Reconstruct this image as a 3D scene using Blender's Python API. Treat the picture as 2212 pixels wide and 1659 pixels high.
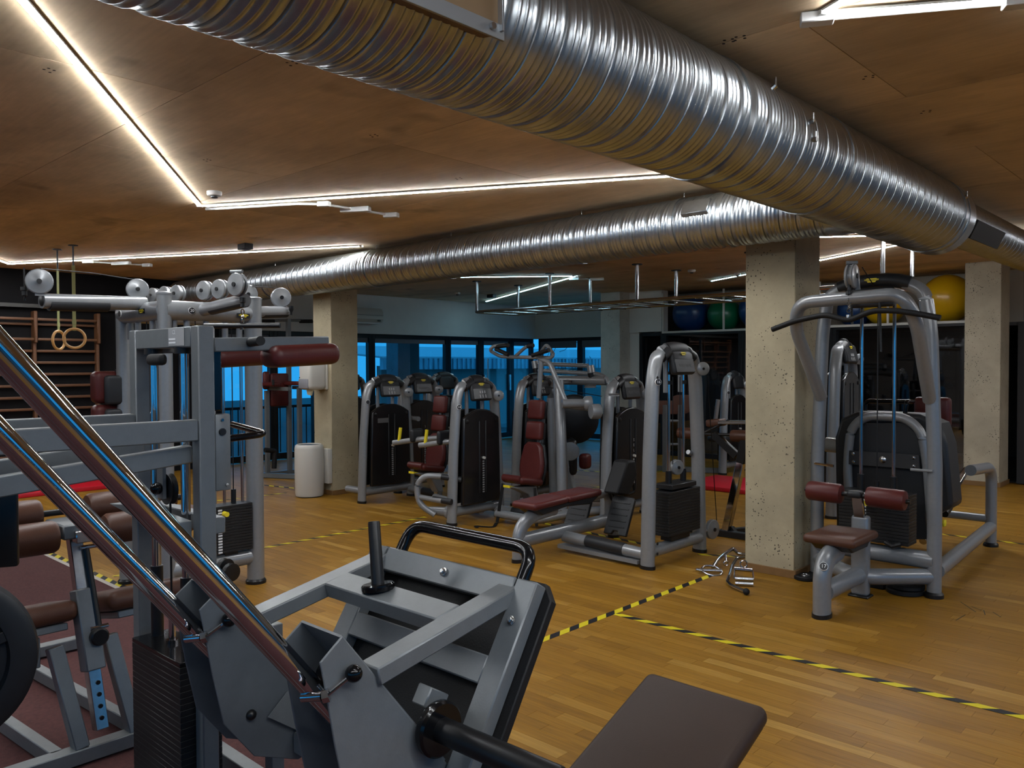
import bpy, bmesh, math, random
from mathutils import Vector, Matrix
for o in list(bpy.data.objects): bpy.data.objects.remove(o, do_unlink=True)
S = bpy.context.scene
COL = S.collection
random.seed(7)
# ------------------------------------------------------------------ camera
CF = 1754.15                                   # focal length in pixels of the 2212x1659 frame
YAW, PIT, ROL = math.radians(43.2592), math.radians(1.31596), math.radians(-.24424)
EYE = Vector((0, 0, 1.6))
def _w(v):
    c, s = math.cos(YAW), math.sin(YAW)
    return Vector((c*v[0]-s*v[1], s*v[0]+c*v[1], v[2]))
_fw = Vector((0, math.cos(PIT), -math.sin(PIT))); _up = Vector((0, math.sin(PIT), math.cos(PIT))); _rt = Vector((1, 0, 0))
RT = _w(math.cos(ROL)*_rt + math.sin(ROL)*_up); UP = _w(-math.sin(ROL)*_rt + math.cos(ROL)*_up); FW = _w(_fw)
cd = bpy.data.cameras.new('camera'); cam = bpy.data.objects.new('camera', cd); COL.objects.link(cam)
m = Matrix.Identity(4)
for i in range(3): m[i][0], m[i][1], m[i][2], m[i][3] = RT[i], UP[i], -FW[i], EYE[i]
cam.matrix_world = m
cd.sensor_width = 36; cd.lens = CF/2212*36; cd.clip_start = .02; cd.clip_end = 300
S.camera = cam
# ------------------------------------------------------------------ world: dusk sky
wd = bpy.data.worlds.new('dusk'); S.world = wd; wd.use_nodes = True
nt = wd.node_tree; nt.nodes.clear()
bg = nt.nodes.new('ShaderNodeBackground'); wo = nt.nodes.new('ShaderNodeOutputWorld')
bg.inputs[0].default_value = (.018, .27, .62, 1); bg.inputs[1].default_value = 1.15
nt.links.new(bg.outputs[0], wo.inputs[0])
LED = 92.0                                     # emission of the ceiling LED strips
S.view_settings.view_transform = 'Standard'; S.view_settings.look = 'None'
S.view_settings.exposure = 0.5; S.view_settings.gamma = 1.0
try: S.view_settings.use_curve_mapping = False
except Exception: pass
# ------------------------------------------------------------------ pixel -> point on a known plane of the room
def ray(x, y): return FW + RT*((x-1106)/CF) - UP*((y-829.5)/CF)
def FL(x, y, z=0.0): r = ray(x, y); return EYE + r*((z-EYE.z)/r.z)
def PX(x, y, X): r = ray(x, y); return EYE + r*(X/r.x)
def PY(x, y, Y): r = ray(x, y); return EYE + r*(Y/r.y)
# ------------------------------------------------------------------ materials
MATS = {}
def node(nt, t, **k):
    n = nt.nodes.new(t)
    for a, b in k.items(): setattr(n, a, b)
    return n
def mat(name, col, rough=.5, metal=0., noise=0., nscale=8., bump=0., bscale=60., emit=None, estr=0., coat=0., spec=.5, stretch=None):
    if name in MATS: return MATS[name]
    M = bpy.data.materials.new(name); M.use_nodes = True; nt = M.node_tree
    b = nt.nodes['Principled BSDF']; L = nt.links.new
    b.inputs['Base Color'].default_value = (*col, 1); b.inputs['Roughness'].default_value = rough
    b.inputs['Metallic'].default_value = metal; b.inputs['Specular IOR Level'].default_value = spec
    if coat: b.inputs['Coat Weight'].default_value = coat; b.inputs['Coat Roughness'].default_value = .15
    if emit: b.inputs['Emission Color'].default_value = (*emit, 1); b.inputs['Emission Strength'].default_value = estr
    if noise or bump:
        g = node(nt, 'ShaderNodeNewGeometry'); src = g.outputs['Position']
        if stretch:
            mp = node(nt, 'ShaderNodeMapping'); mp.inputs['Scale'].default_value = stretch
            L(src, mp.inputs['Vector']); src = mp.outputs[0]
    if noise:
        n = node(nt, 'ShaderNodeTexNoise'); n.inputs['Scale'].default_value = nscale; n.inputs['Detail'].default_value = 5; n.inputs['Roughness'].default_value = .65
        L(src, n.inputs['Vector'])
        r = node(nt, 'ShaderNodeMapRange'); r.inputs[1].default_value = .25; r.inputs[2].default_value = .75
        r.inputs[3].default_value = 1-noise; r.inputs[4].default_value = 1+noise
        L(n.outputs[0], r.inputs[0])
        mx = node(nt, 'ShaderNodeMix', data_type='RGBA', blend_type='MULTIPLY'); mx.inputs[0].default_value = 1
        mx.inputs[6].default_value = (*col, 1); L(r.outputs[0], mx.inputs[7]); L(mx.outputs[2], b.inputs['Base Color'])
    if bump:
        n2 = node(nt, 'ShaderNodeTexNoise'); n2.inputs['Scale'].default_value = bscale; n2.inputs['Detail'].default_value = 3
        L(src, n2.inputs['Vector'])
        bm = node(nt, 'ShaderNodeBump'); bm.inputs['Strength'].default_value = bump; bm.inputs['Distance'].default_value = .004
        L(n2.outputs[0], bm.inputs['Height']); L(bm.outputs[0], b.inputs['Normal'])
    MATS[name] = M; return M
silver = mat('silver_paint', (.215, .222, .23), .30, .25, noise=.06, nscale=40, coat=.35)
framegrey = mat('blue_grey_paint', (.135, .146, .152), .38, .2, noise=.08, nscale=25, bump=.06, bscale=220)
platedark = mat('dark_grey_plate', (.085, .095, .105), .45, .1, noise=.1, nscale=20)
chrome = mat('chrome', (.52, .52, .54), .06, 1.)
brushed = mat('brushed_steel', (.5, .5, .5), .25, 1., noise=.12, nscale=60)
steel = mat('galvanised_duct', (.40, .43, .45), .30, .95, noise=.14, nscale=14, bump=.12, bscale=40)
black = mat('black_plastic', (.006, .006, .0065), .38, spec=.4)
rubber = mat('black_rubber', (.006, .006, .0065), .6, spec=.3, bump=.2, bscale=250)
gloss = mat('gloss_black', (.004, .004, .0045), .14, spec=.3)
darkgrey = mat('charcoal_plastic', (.016, .017, .019), .45, spec=.35, noise=.08, nscale=60)
shroudm = mat('smoked_shroud', (.010, .0095, .010), .24)
iron = mat('black_iron', (.006, .006, .0065), .5, .1, noise=.3, nscale=30)
maroon = mat('maroon_leather', (.078, .014, .012), .40, spec=.3, noise=.1, nscale=12, bump=.12, bscale=180)
brown = mat('brown_leather', (.075, .030, .017), .42, spec=.3, noise=.12, nscale=10, bump=.12, bscale=220)
darkbrown = mat('dark_brown_leather', (.034, .019, .013), .5, spec=.22, noise=.06, nscale=8, bump=.10, bscale=300)
yellow = mat('yellow_plastic', (.72, .58, .02), .4)
white = mat('white_plastic', (.50, .485, .44), .35)
paintwhite = mat('white_paint', (.56, .55, .52), .7, noise=.05, nscale=3)
darkpaint = mat('dark_wall_paint', (.007, .0065, .007), .8, spec=.1, noise=.2, nscale=3)
alu = mat('black_aluminium', (.004, .004, .005), .4, .3)
barwood = mat('wall_bar_wood', (.105, .042, .015), .55, noise=.25, nscale=6, stretch=(9, 1, 9))
ringwood = mat('ring_wood', (.55, .30, .10), .4, noise=.12, nscale=30)
strapm = mat('olive_strap', (.33, .34, .14), .7, bump=.3, bscale=400)
inkw = mat('white_print', (.7, .7, .7), .5)
redmat = mat('red_vinyl', (.50, .006, .018), .42, bump=.1, bscale=120)
def concrete(name, col, k=1.):
    M = mat(name, col, .75, noise=.22, nscale=2.2, bump=.35, bscale=25); nt = M.node_tree; L = nt.links.new
    b = nt.nodes['Principled BSDF']; src = b.inputs['Base Color'].links[0].from_socket
    g = node(nt, 'ShaderNodeNewGeometry'); v = node(nt, 'ShaderNodeTexVoronoi'); v.inputs['Scale'].default_value = 40
    v.inputs['Randomness'].default_value = 1
    L(g.outputs['Position'], v.inputs['Vector'])
    n = node(nt, 'ShaderNodeTexNoise'); n.inputs['Scale'].default_value = 5; L(g.outputs['Position'], n.inputs['Vector'])
    th = node(nt, 'ShaderNodeMapRange'); th.inputs[1].default_value = .42; th.inputs[2].default_value = .72; th.inputs[3].default_value = .06; th.inputs[4].default_value = .30
    L(n.outputs[0], th.inputs[0])
    cmp = node(nt, 'ShaderNodeMath', operation='LESS_THAN'); L(v.outputs['Distance'], cmp.inputs[0]); L(th.outputs[0], cmp.inputs[1])
    mx = node(nt, 'ShaderNodeMix', data_type='RGBA'); L(cmp.outputs[0], mx.inputs[0]); L(src, mx.inputs[6])
    mx.inputs[7].default_value = (col[0]*.25, col[1]*.25, col[2]*.25, 1); L(mx.outputs[2], b.inputs['Base Color'])
    return M
conc = concrete('pitted_concrete', (.37, .315, .205))
# ------------------------------------------------------------------ mesh helpers
def vec(p): return p if isinstance(p, Vector) else Vector(p)
def perp(t, up=(0, 0, 1)):
    u = vec(up); t = t.normalized()
    if abs(t.dot(u)) > .97: u = Vector((0, 1, 0)) if abs(t.y) < .9 else Vector((1, 0, 0))
    n = t.cross(u).normalized(); return n, n.cross(t).normalized()      # side, up
def fillet(pts, rad, seg=6):
    pts = [vec(p) for p in pts]; out = [pts[0]]
    for i in range(1, len(pts)-1):
        a, b, c = pts[i-1], pts[i], pts[i+1]; u = (a-b); v = (c-b)
        r = min(rad, u.length*.49, v.length*.49)
        u.normalize(); v.normalize()
        if r < 1e-4 or u.dot(v) < -.999: out.append(b); continue
        p0, p2 = b+u*r, b+v*r
        for k in range(seg+1):
            t = k/seg; out.append(p0*(1-t)**2 + b*2*t*(1-t) + p2*t*t)
    out.append(pts[-1]); return out
class M:
    def __init__(s): s.v, s.f = [], []
    def add(s, vs, fs):
        o = len(s.v); s.v += [tuple(v) for v in vs]; s.f += [tuple(i+o for i in f) for f in fs]; return s
    def bm(s, bm, mtx=None):
        if mtx: bmesh.ops.transform(bm, matrix=mtx, verts=bm.verts)
        bm.verts.index_update(); s.add([v.co for v in bm.verts], [[v.index for v in f.verts] for f in bm.faces]); bm.free(); return s
    def rbox(s, c, size, axes=None, bev=0., seg=1):
        """box of given size, centred at c, axes = (x,y,z) unit vectors, rounded by bev"""
        bm = bmesh.new(); bmesh.ops.create_cube(bm, size=1.0)
        bmesh.ops.scale(bm, vec=size, verts=bm.verts)
        if bev: bmesh.ops.bevel(bm, geom=list(bm.edges), offset=min(bev, min(size)*.49), segments=seg, profile=.5, affect='EDGES')
        m = Matrix.Identity(4)
        if axes:
            for i in range(3):
                for j in range(3): m[i][j] = axes[j][i]
        for i in range(3): m[i][3] = c[i]
        return s.bm(bm, m)
    def box(s, a, b, bev=0., seg=1):
        a, b = vec(a), vec(b); return s.rbox((a+b)/2, [abs(b[i]-a[i]) for i in range(3)], None, bev, seg)
    def bar(s, p, q, w, h, up=(0, 0, 1), bev=0., seg=1):
        """rectangular bar from p to q, w sideways, h upwards"""
        p, q = vec(p), vec(q); t = q-p; n, u = perp(t, up)
        return s.rbox((p+q)/2, (t.length, w, h), (t.normalized(), -n, u), bev, seg)
    def tube(s, pts, r, r2=None, n=12, fil=0., up=(0, 0, 1), caps=True, closed=False, seg=6):
        pts = fillet(pts, fil, seg) if fil else [vec(p) for p in pts]
        r2 = r2 or r; N = len(pts); ring = []
        rr = r if callable(r) else (lambda t: r); rq = r2 if callable(r2) else (lambda t: r2)
        for i, p in enumerate(pts):
            a = pts[(i-1) % N] if (i or closed) else p; b = pts[(i+1) % N] if (i < N-1 or closed) else p
            sd, u = perp(b-a, up); t = i/max(1, N-1)
            ring.append([p + sd*math.cos(k*2*math.pi/n)*rr(t) + u*math.sin(k*2*math.pi/n)*rq(t) for k in range(n)])
        vs = [v for r_ in ring for v in r_]; fs = []
        for i in range(N if closed else N-1):
            j = (i+1) % N
            for k in range(n): l = (k+1) % n; fs.append((i*n+k, i*n+l, j*n+l, j*n+k))
        if caps and not closed: fs.append(tuple(range(n))[::-1]); fs.append(tuple((N-1)*n+k for k in range(n)))
        return s.add(vs, fs)
    def cyl(s, p, q, r, r1=None, n=16):
        p, q = vec(p), vec(q); r1 = r if r1 is None else r1; return s.lathe(p, q-p, [(r, 0), (r1, (q-p).length)], n)
    def lathe(s, c, axis, prof, n=20):
        c = vec(c); t = vec(axis).normalized(); sd, u = perp(t); vs, fs = [], []
        for r, h in prof:
            for k in range(n):
                a = k*2*math.pi/n; vs.append(c + t*h + (sd*math.cos(a)+u*math.sin(a))*r)
        P = len(prof)
        for i in range(P-1):
            for k in range(n): l = (k+1) % n; fs.append((i*n+k, i*n+l, (i+1)*n+l, (i+1)*n+k))
        if prof[0][0] > 1e-5: fs.append(tuple(range(n))[::-1])
        if prof[-1][0] > 1e-5: fs.append(tuple((P-1)*n+k for k in range(n)))
        return s.add(vs, fs)
    def ball(s, c, r, n=16, sq=1.):
        prof = [(max(1e-6, r*math.sin(math.pi*i/(n//2))), -r*sq*math.cos(math.pi*i/(n//2))) for i in range(n//2+1)]
        return s.lathe(c, (0, 0, 1), prof, n)
    def prism(s, pts, ex):
        pts = [vec(p) for p in pts]; ex = vec(ex); n = len(pts)
        return s.add(pts+[p+ex for p in pts], [tuple(range(n))[::-1], tuple(range(n, 2*n))] + [(i, (i+1) % n, (i+1) % n+n, i+n) for i in range(n)])
    def ring(s, c, axis, R, r, n=32, k=10):
        c = vec(c); sd, u = perp(vec(axis)); return s.tube([c+(sd*math.cos(2*math.pi*i/n)+u*math.sin(2*math.pi*i/n))*R for i in range(n)], r, n=k, closed=True, up=axis)
ORG = {}
def link(o, parent=None):
    COL.objects.link(o)
    if parent: o.parent = parent
    return o
def root(o):
    while o.parent: o = o.parent
    return o
def obj(name, mb, mt, parent=None, label=None, sharp=38, bevel=0.):
    org = ORG.get(root(parent).name) if parent else None
    me = bpy.data.meshes.new(name)
    vs = [Vector(v)-org for v in mb.v] if org else mb.v
    me.from_pydata([tuple(v) for v in vs], [], mb.f); me.validate()
    b = bmesh.new(); b.from_mesh(me); bmesh.ops.recalc_face_normals(b, faces=b.faces); b.to_mesh(me); b.free()
    for p in me.polygons: p.use_smooth = True
    me.set_sharp_from_angle(angle=math.radians(sharp)); me.materials.append(mt)
    o = link(bpy.data.objects.new(name, me), parent)
    if bevel:
        bv = o.modifiers.new('bevel', 'BEVEL'); bv.width = bevel; bv.segments = 2; bv.limit_method = 'ANGLE'; bv.angle_limit = math.radians(50)
    if label: o['label'] = label
    return o
def thing(name, label, cat, loc, group=None):
    o = link(bpy.data.objects.new(name, None)); o.location = loc; o.empty_display_size = .1
    ORG[o.name] = vec(loc); o['label'] = label; o['category'] = cat
    if group: o['group'] = group
    return o
def single(name, mb, mt, label, cat, group=None, **k):
    """a thing that is one mesh; its origin goes to its base centre"""
    xs = [v[0] for v in mb.v]; ys = [v[1] for v in mb.v]; zs = [v[2] for v in mb.v]
    c = Vector(((min(xs)+max(xs))/2, (min(ys)+max(ys))/2, min(zs)))
    mb.v = [tuple(Vector(v)-c) for v in mb.v]
    o = obj(name, mb, mt, None, **k); o.location = c; o['label'] = label; o['category'] = cat
    ORG[o.name] = c
    if group: o['group'] = group
    return o
def struct(name, mb, mt, label=None, parent=None, **k):
    o = obj(name, mb, mt, parent, label, **k)
    if not parent: o['kind'] = 'structure'; ORG[o.name] = Vector((0, 0, 0))
    return o
def text(name, body, c, right, upv, size, mt, parent, depth=.001, align='CENTER'):
    cu = bpy.data.curves.new(name, 'FONT'); cu.body = body; cu.size = size; cu.align_x = align; cu.align_y = 'CENTER'; cu.extrude = depth
    t = bpy.data.objects.new(name+'_tmp', cu); COL.objects.link(t)
    bpy.context.view_layer.update()
    me = bpy.data.meshes.new_from_object(t.evaluated_get(bpy.context.evaluated_depsgraph_get()))
    bpy.data.objects.remove(t, do_unlink=True); bpy.data.curves.remove(cu)
    r, u = vec(right).normalized(), vec(upv).normalized(); n = r.cross(u); c = vec(c)
    org = ORG.get(root(parent).name, Vector((0, 0, 0)))
    for v in me.vertices: v.co = c + r*v.co.x + u*v.co.y + n*v.co.z - org
    me.materials.clear(); me.materials.append(mt); me.name = name
    return link(bpy.data.objects.new(name, me), parent)
# ================================================================== the room
HC = 2.92
XW, YB, YG = -12.3, 13.85, 12.3                # window wall, rear wall, glass partition
def floor_mat():
    Mt = bpy.data.materials.new('oak_strip_floor'); Mt.use_nodes = True; nt = Mt.node_tree; L = nt.links.new; b = nt.nodes['Principled BSDF']
    at = node(nt, 'ShaderNodeAttribute', attribute_name='tone')
    cr = node(nt, 'ShaderNodeValToRGB'); e = cr.color_ramp.elements
    e[0].color = (.200, .094, .010, 1); e[1].color = (.335, .182, .034, 1); x = cr.color_ramp.elements.new(.5); x.color = (.258, .124, .012, 1)
    L(at.outputs['Fac'], cr.inputs[0])
    g = node(nt, 'ShaderNodeNewGeometry'); mp = node(nt, 'ShaderNodeMapping'); mp.inputs['Scale'].default_value = (2.5, 45, 1)
    L(g.outputs['Position'], mp.inputs['Vector'])
    n = node(nt, 'ShaderNodeTexNoise'); n.inputs['Scale'].default_value = 1.6; n.inputs['Detail'].default_value = 6; n.inputs['Distortion'].default_value = .6; L(mp.outputs[0], n.inputs['Vector'])
    r = node(nt, 'ShaderNodeMapRange'); r.inputs[1].default_value = .3; r.inputs[2].default_value = .7; r.inputs[3].default_value = .78; r.inputs[4].default_value = 1.15; L(n.outputs[0], r.inputs[0])
    mx = node(nt, 'ShaderNodeMix', data_type='RGBA', blend_type='MULTIPLY'); mx.inputs[0].default_value = 1; L(cr.outputs[0], mx.inputs[6]); L(r.outputs[0], mx.inputs[7])
    L(mx.outputs[2], b.inputs['Base Color'])
    n2 = node(nt, 'ShaderNodeTexNoise'); n2.inputs['Scale'].default_value = 3; L(g.outputs['Position'], n2.inputs['Vector'])
    r2 = node(nt, 'ShaderNodeMapRange'); r2.inputs[3].default_value = .36; r2.inputs[4].default_value = .50; b.inputs['Specular IOR Level'].default_value = .18; L(n2.outputs[0], r2.inputs[0]); L(r2.outputs[0], b.inputs['Roughness'])
    return Mt
oak = floor_mat()
CX0, CX1, CY0, CY1 = -9.0, .2, -3.0, 2.27      # the carpet
fb = struct('floor', M().box((-12.6, -4.2, -.14), (3.7, 14.0, -.012)), oak)
SW, LENS = .0715, (.28, .42, .56, .70)
strips = []
y = .5; 
while y < YG-.02:
    x = -12.3 - random.random()*.6
    while x < 1.4:
        l = random.choice(LENS)
        yc = y+SW/2
        if not (CX0 < x+l/2 < CX1 and yc < CY1):
            strips.append((x+l/2, yc, random.choice(LENS) and l, 7 if random.random() < .02 else min(6, int(random.betavariate(2.2, 2.6)*7))))
        x += l
    y += SW
def vis(x, y):
    v = Vector((x, y, 0))-EYE; d = v.dot(FW)
    if d < .5: return 1e9
    px_, py_ = 1106+CF*v.dot(RT)/d, 829.5-CF*v.dot(UP)/d
    return d if (-30 < px_ < 2240 and 900 < py_ < 1700 and px_ > 950) else 1e9
strips.sort(key=lambda s: vis(s[0], s[1]))
def tone(me, t):
    a = me.attributes.new('tone', 'FLOAT', 'FACE'); a.data.foreach_set('value', t)
cache = {}
for i, (x, yy, l, t) in enumerate(strips[:300]):
    k = (l, t)
    if k not in cache:
        mb = M().box((-l/2+.0007, -SW/2+.0005, -.012), (l/2-.0007, SW/2-.0005, 0)); me = bpy.data.meshes.new('floor_strip')
        me.from_pydata(mb.v, [], mb.f); tone(me, [t/7]*len(mb.f)); me.materials.append(oak); cache[k] = me
    o = link(bpy.data.objects.new('floor_strip', cache[k]), fb); o.location = (x, yy, 0)
mb = M(); tl = []
for x, yy, l, t in strips[300:]:
    n0 = len(mb.f); mb.add([(x+sx*(l/2-.0007), yy+sy*(SW/2-.0005), z) for z in (-.012, 0) for sy in (-1, 1) for sx in (-1, 1)],
        [(4, 5, 7, 6), (0, 1, 5, 4), (2, 6, 7, 3), (0, 4, 6, 2), (1, 3, 7, 5)]); tl += [t/7]*(len(mb.f)-n0)
me = bpy.data.meshes.new('floor_strip_field'); me.from_pydata(mb.v, [], mb.f); tone(me, tl); me.materials.append(oak)
o = link(bpy.data.objects.new('floor_strip_field', me), fb); o['kind'] = 'stuff'
# carpet
carp = mat('burgundy_carpet', (.080, .024, .022), .95, noise=.35, nscale=55, bump=1., bscale=420)
o = single('carpet', M().box((CX0, CY0, -.011), (CX1, CY1, .006)), carp, 'burgundy carpet laid over the boards in the lower left corner', 'carpet')
single('carpet_edge_strip', M().box((CX0, CY1+.001, -.001), (CX1, CY1+.035, .007)), mat('edge_strip', (.42, .38, .34), .5), 'pale metal edging strip along the burgundy carpet', 'edging strip')
# ceiling of cast panels
def ceil_mat():
    Mt = mat('formed_ceiling', (.60, .455, .285), .8, noise=.3, nscale=1.1, bump=.15, bscale=18, stretch=(1, 2.2, 1)); nt = Mt.node_tree; L = nt.links.new
    b = nt.nodes['Principled BSDF']; src = b.inputs['Base Color'].links[0].from_socket
    oi = node(nt, 'ShaderNodeObjectInfo'); r = node(nt, 'ShaderNodeMapRange'); r.inputs[3].default_value = .86; r.inputs[4].default_value = 1.1; L(oi.outputs['Random'], r.inputs[0])
    g = node(nt, 'ShaderNodeNewGeometry'); mp = node(nt, 'ShaderNodeMapping'); mp.inputs['Scale'].default_value = (3, 40, 1); L(g.outputs['Position'], mp.inputs['Vector'])
    n = node(nt, 'ShaderNodeTexNoise'); n.inputs['Scale'].default_value = 1.3; n.inputs['Detail'].default_value = 6; L(mp.outputs[0], n.inputs['Vector'])
    r2 = node(nt, 'ShaderNodeMapRange'); r2.inputs[1].default_value = .25; r2.inputs[2].default_value = .75; r2.inputs[3].default_value = .92; r2.inputs[4].default_value = 1.06; L(n.outputs[0], r2.inputs[0])
    n3 = node(nt, 'ShaderNodeTexNoise'); n3.inputs['Scale'].default_value = 2.3; n3.inputs['Detail'].default_value = 2; L(g.outputs['Position'], n3.inputs['Vector'])
    r3 = node(nt, 'ShaderNodeMapRange'); r3.inputs[1].default_value = .64; r3.inputs[2].default_value = .74; r3.inputs[3].default_value = 1.; r3.inputs[4].default_value = .66; L(n3.outputs[0], r3.inputs[0])
    q = node(nt, 'ShaderNodeMath', operation='MULTIPLY'); L(r.outputs[0], q.inputs[0]); L(r2.outputs[0], q.inputs[1])
    q2 = node(nt, 'ShaderNodeMath', operation='MULTIPLY'); L(q.outputs[0], q2.inputs[0]); L(r3.outputs[0], q2.inputs[1])
    mx = node(nt, 'ShaderNodeMix', data_type='RGBA', blend_type='MULTIPLY'); mx.inputs[0].default_value = 1; L(src, mx.inputs[6]); L(q2.outputs[0], mx.inputs[7]); L(mx.outputs[2], b.inputs['Base Color'])
    return Mt
cm = ceil_mat()
ce = struct('ceiling', M().box((-12.6, -4.2, HC+.012), (3.7, 14.0, HC+.2)), mat('joint_grime', (.05, .035, .025), .9))
PW, PL = 1.25, 2.5
pm = bpy.data.meshes.new('ceiling_panel'); b_ = M().box((-PL/2+.002, -PW/2+.002, -.0), (PL/2-.002, PW/2-.002, .012)); pm.from_pydata(b_.v, [], b_.f); pm.materials.append(cm)
j = 0; y = 1.8-5*PW
while y < 13.9:
    x = -12.6 + (0 if j % 2 else -1.25)
    while x < 3.6:
        xc, yc = x+PL/2, y+PW/2
        if xc-PL/2 < 3.6 and xc+PL/2 > -12.3:
            o = link(bpy.data.objects.new('ceiling_panel', pm), ce); o.location = (xc, yc, HC)
        x += PL
    y += PW; j += 1
# groups of tie holes in the ceiling slab
th = mat('tie_hole', (.03, .02, .015), .9)
random.seed(3)
for x, y in [(1035, 205), (1420, 268), (620, 135), (800, 292), (985, 385), (95, 150), (1565, 87), (1590, 80), (1870, 165), (1995, 240), (440, 345)]:
    p = FL(x, y, HC); q = M()
    for dx, dy in ((0, 0), (.03, .01), (.02, .035), (-.02, .03)): q.cyl(p+Vector((dx, dy, -.0005)), p+Vector((dx, dy, .004)), .007, n=8)
    obj('tie_hole_group', q, th, ce)
# ---- walls
struct('wall_left', M().box((XW-.25, -4.2, 0), (XW, 6.25, HC)).box((XW-.25, 6.25, 2.2), (XW, 6.6, HC)), darkpaint)
wl = struct('wall_window', M().box((XW-.25, 6.6, 2.2), (XW, YB+.25, HC)), paintwhite)
struct('trim_1', M().bar((XW+.06, -1, 2.43), (XW+.06, 6.2, 2.43), .08, .05), mat('dark_steel', (.05, .048, .045), .5, .6))
struct('wall_back', M().box((XW, YB, 2.2), (-8.6, YB+.25, HC)), paintwhite)
struct('wall_return', M().box((-8.62, YG, 2.18), (-8.42, YB+.25, HC)).box((-8.62, YG+.02, 0), (-8.42, YB+.25, 2.18)), paintwhite)
struct('wall_soffit', M().box((-8.42, YG, 2.19), (-7.93, YG+.2, HC)), paintwhite)
struct('wall_recess', M().box((-8.42, YG+.95, 2.1), (-2.6, YG+1.1, HC)), mat('beige_paint', (.34, .29, .23), .8))
struct('wall_corridor', M().box((-2.62, 13.3, 0), (3.6, 13.5, HC)), mat('grey_paint', (.36, .36, .36), .8))
struct('wall_right', M().box((3.5, -4.2, 2.2), (3.7, 8.0, HC)).box((3.5, 8.0, 0), (3.7, 14.0, HC)), mat('plain_plaster', (.13, .12, .11), .8))
struct('wall_front', M().box((-12.6, -4.3, 2.2), (3.7, -4.1, HC)).box((-12.6, -4.3, 0), (-4.0, -4.1, 2.2)), MATS['plain_plaster'])
# dark room behind the glass partition
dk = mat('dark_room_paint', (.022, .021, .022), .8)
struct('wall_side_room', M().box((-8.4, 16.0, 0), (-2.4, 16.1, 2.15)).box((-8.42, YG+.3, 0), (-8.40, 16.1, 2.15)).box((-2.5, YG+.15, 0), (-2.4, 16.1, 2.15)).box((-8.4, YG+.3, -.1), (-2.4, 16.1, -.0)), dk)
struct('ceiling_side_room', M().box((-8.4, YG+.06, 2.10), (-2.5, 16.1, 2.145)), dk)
# ---- glass
def glass_mat(name, tint, gl=.10):
    Mt = bpy.data.materials.new(name); Mt.use_nodes = True; nt = Mt.node_tree; nt.nodes.clear(); L = nt.links.new
    o = node(nt, 'ShaderNodeOutputMaterial'); t = node(nt, 'ShaderNodeBsdfTransparent'); t.inputs[0].default_value = (*tint, 1)
    g = node(nt, 'ShaderNodeBsdfGlossy'); g.inputs['Roughness'].default_value = .02; g.inputs[0].default_value = (.9, .9, .9, 1)
    fr = node(nt, 'ShaderNodeFresnel'); geo = node(nt, 'ShaderNodeNewGeometry'); mr = node(nt, 'ShaderNodeMapRange'); mr.inputs[3].default_value = 1.5; mr.inputs[4].default_value = 1/1.5; L(geo.outputs['Backfacing'], mr.inputs[0]); L(mr.outputs[0], fr.inputs[0]); ad = node(nt, 'ShaderNodeMath', operation='ADD', use_clamp=True); L(fr.outputs[0], ad.inputs[0]); ad.inputs[1].default_value = gl
    mx = node(nt, 'ShaderNodeMixShader'); L(ad.outputs[0], mx.inputs[0]); L(t.outputs[0], mx.inputs[1]); L(g.outputs[0], mx.inputs[2]); L(mx.outputs[0], o.inputs[0])
    return Mt
glass = glass_mat('window_glass', (.93, .95, .96), .0)
glassd = glass_mat('partition_glass', (.55, .55, .56), .06)
WN = [0]
def window(axis, c, a, b, z0, z1, fw=.07, gm=glass, rails=(), name=None):
    """glazed bay in plane axis=c from a to b; frame and pane"""
    WN[0] += 1
    def P(u, w, z): return (c+w, u, z) if axis == 'X' else (u, c+w, z)
    f = M()
    for u0, u1, q0, q1 in ((a, a+fw, z0, z1), (b-fw, b, z0, z1), (a+fw, b-fw, z0, z0+fw*1.4), (a+fw, b-fw, z1-fw, z1)): f.box(P(u0, -.05, q0), P(u1, .05, q1), .004)
    for zr in rails: f.box(P(a+fw, -.035, zr-.03), P(b-fw, .035, zr+.03))
    w = struct(name or 'window_%d' % WN[0], f, alu)
    struct('pane', M().box(P(a+fw*.8, -.008, z0+fw), P(b-fw*.8, .008, z1-fw*.8)), gm, parent=w)
    return w
for a, b in ((6.25, 7.25), (7.25, 8.1), (8.1, 9.30), (9.30, 11.23), (11.23, 12.18), (12.18, 13.12), (13.12, 13.85)):
    w = window('X', XW-.1, a, b, .02, 2.2, .075)
    if abs(a-12.18) < .01:      # door leaf: handle and lock plates
        for yy in (12.26, 13.05): struct('lock_plate', M().box((XW-.045, yy-.03, 1.05), (XW-.03, yy+.03, 1.4), .01, 2), brushed, parent=w)
        struct('door_handle', M().tube([(XW-.03, 12.30, 1.2), (XW+.02, 12.30, 1.2), (XW+.02, 12.30, 1.75)], .012, fil=.02), brushed, parent=w)
    if b < 9 or a > 11: pass
    # roller blind box over every bay
    struct('blind', M().box((XW-.09, a+.08, 2.035), (XW-.075, b-.08, 2.13)), mat('grey_blind', (.10, .10, .115), .7), parent=w)
for a, b in ((-12.25, -11.05), (-11.05, -9.9), (-9.9, -8.62)):
    w = window('Y', YB+.1, a, b, .02, 2.2, .075)
    struct('blind', M().box((a+.08, YB+.03, 1.98), (b-.08, YB+.045, 2.13)), MATS['grey_blind'], parent=w)
for i in range(6): window('X', 3.6, -4.1+2*i, -2.1+2*i, .02, 2.2, .075)
for i in range(4): window('Y', -4.2, -4.0+1.87*i, -2.13+1.87*i, .02, 2.2, .075)
for a, b in ((-8.40, -7.9), (-7.9, -6.4), (-6.4, -4.9), (-4.9, -3.02)):
    window('Y', YG+.05, a, b, .0, 2.17, .06, glassd)
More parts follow.
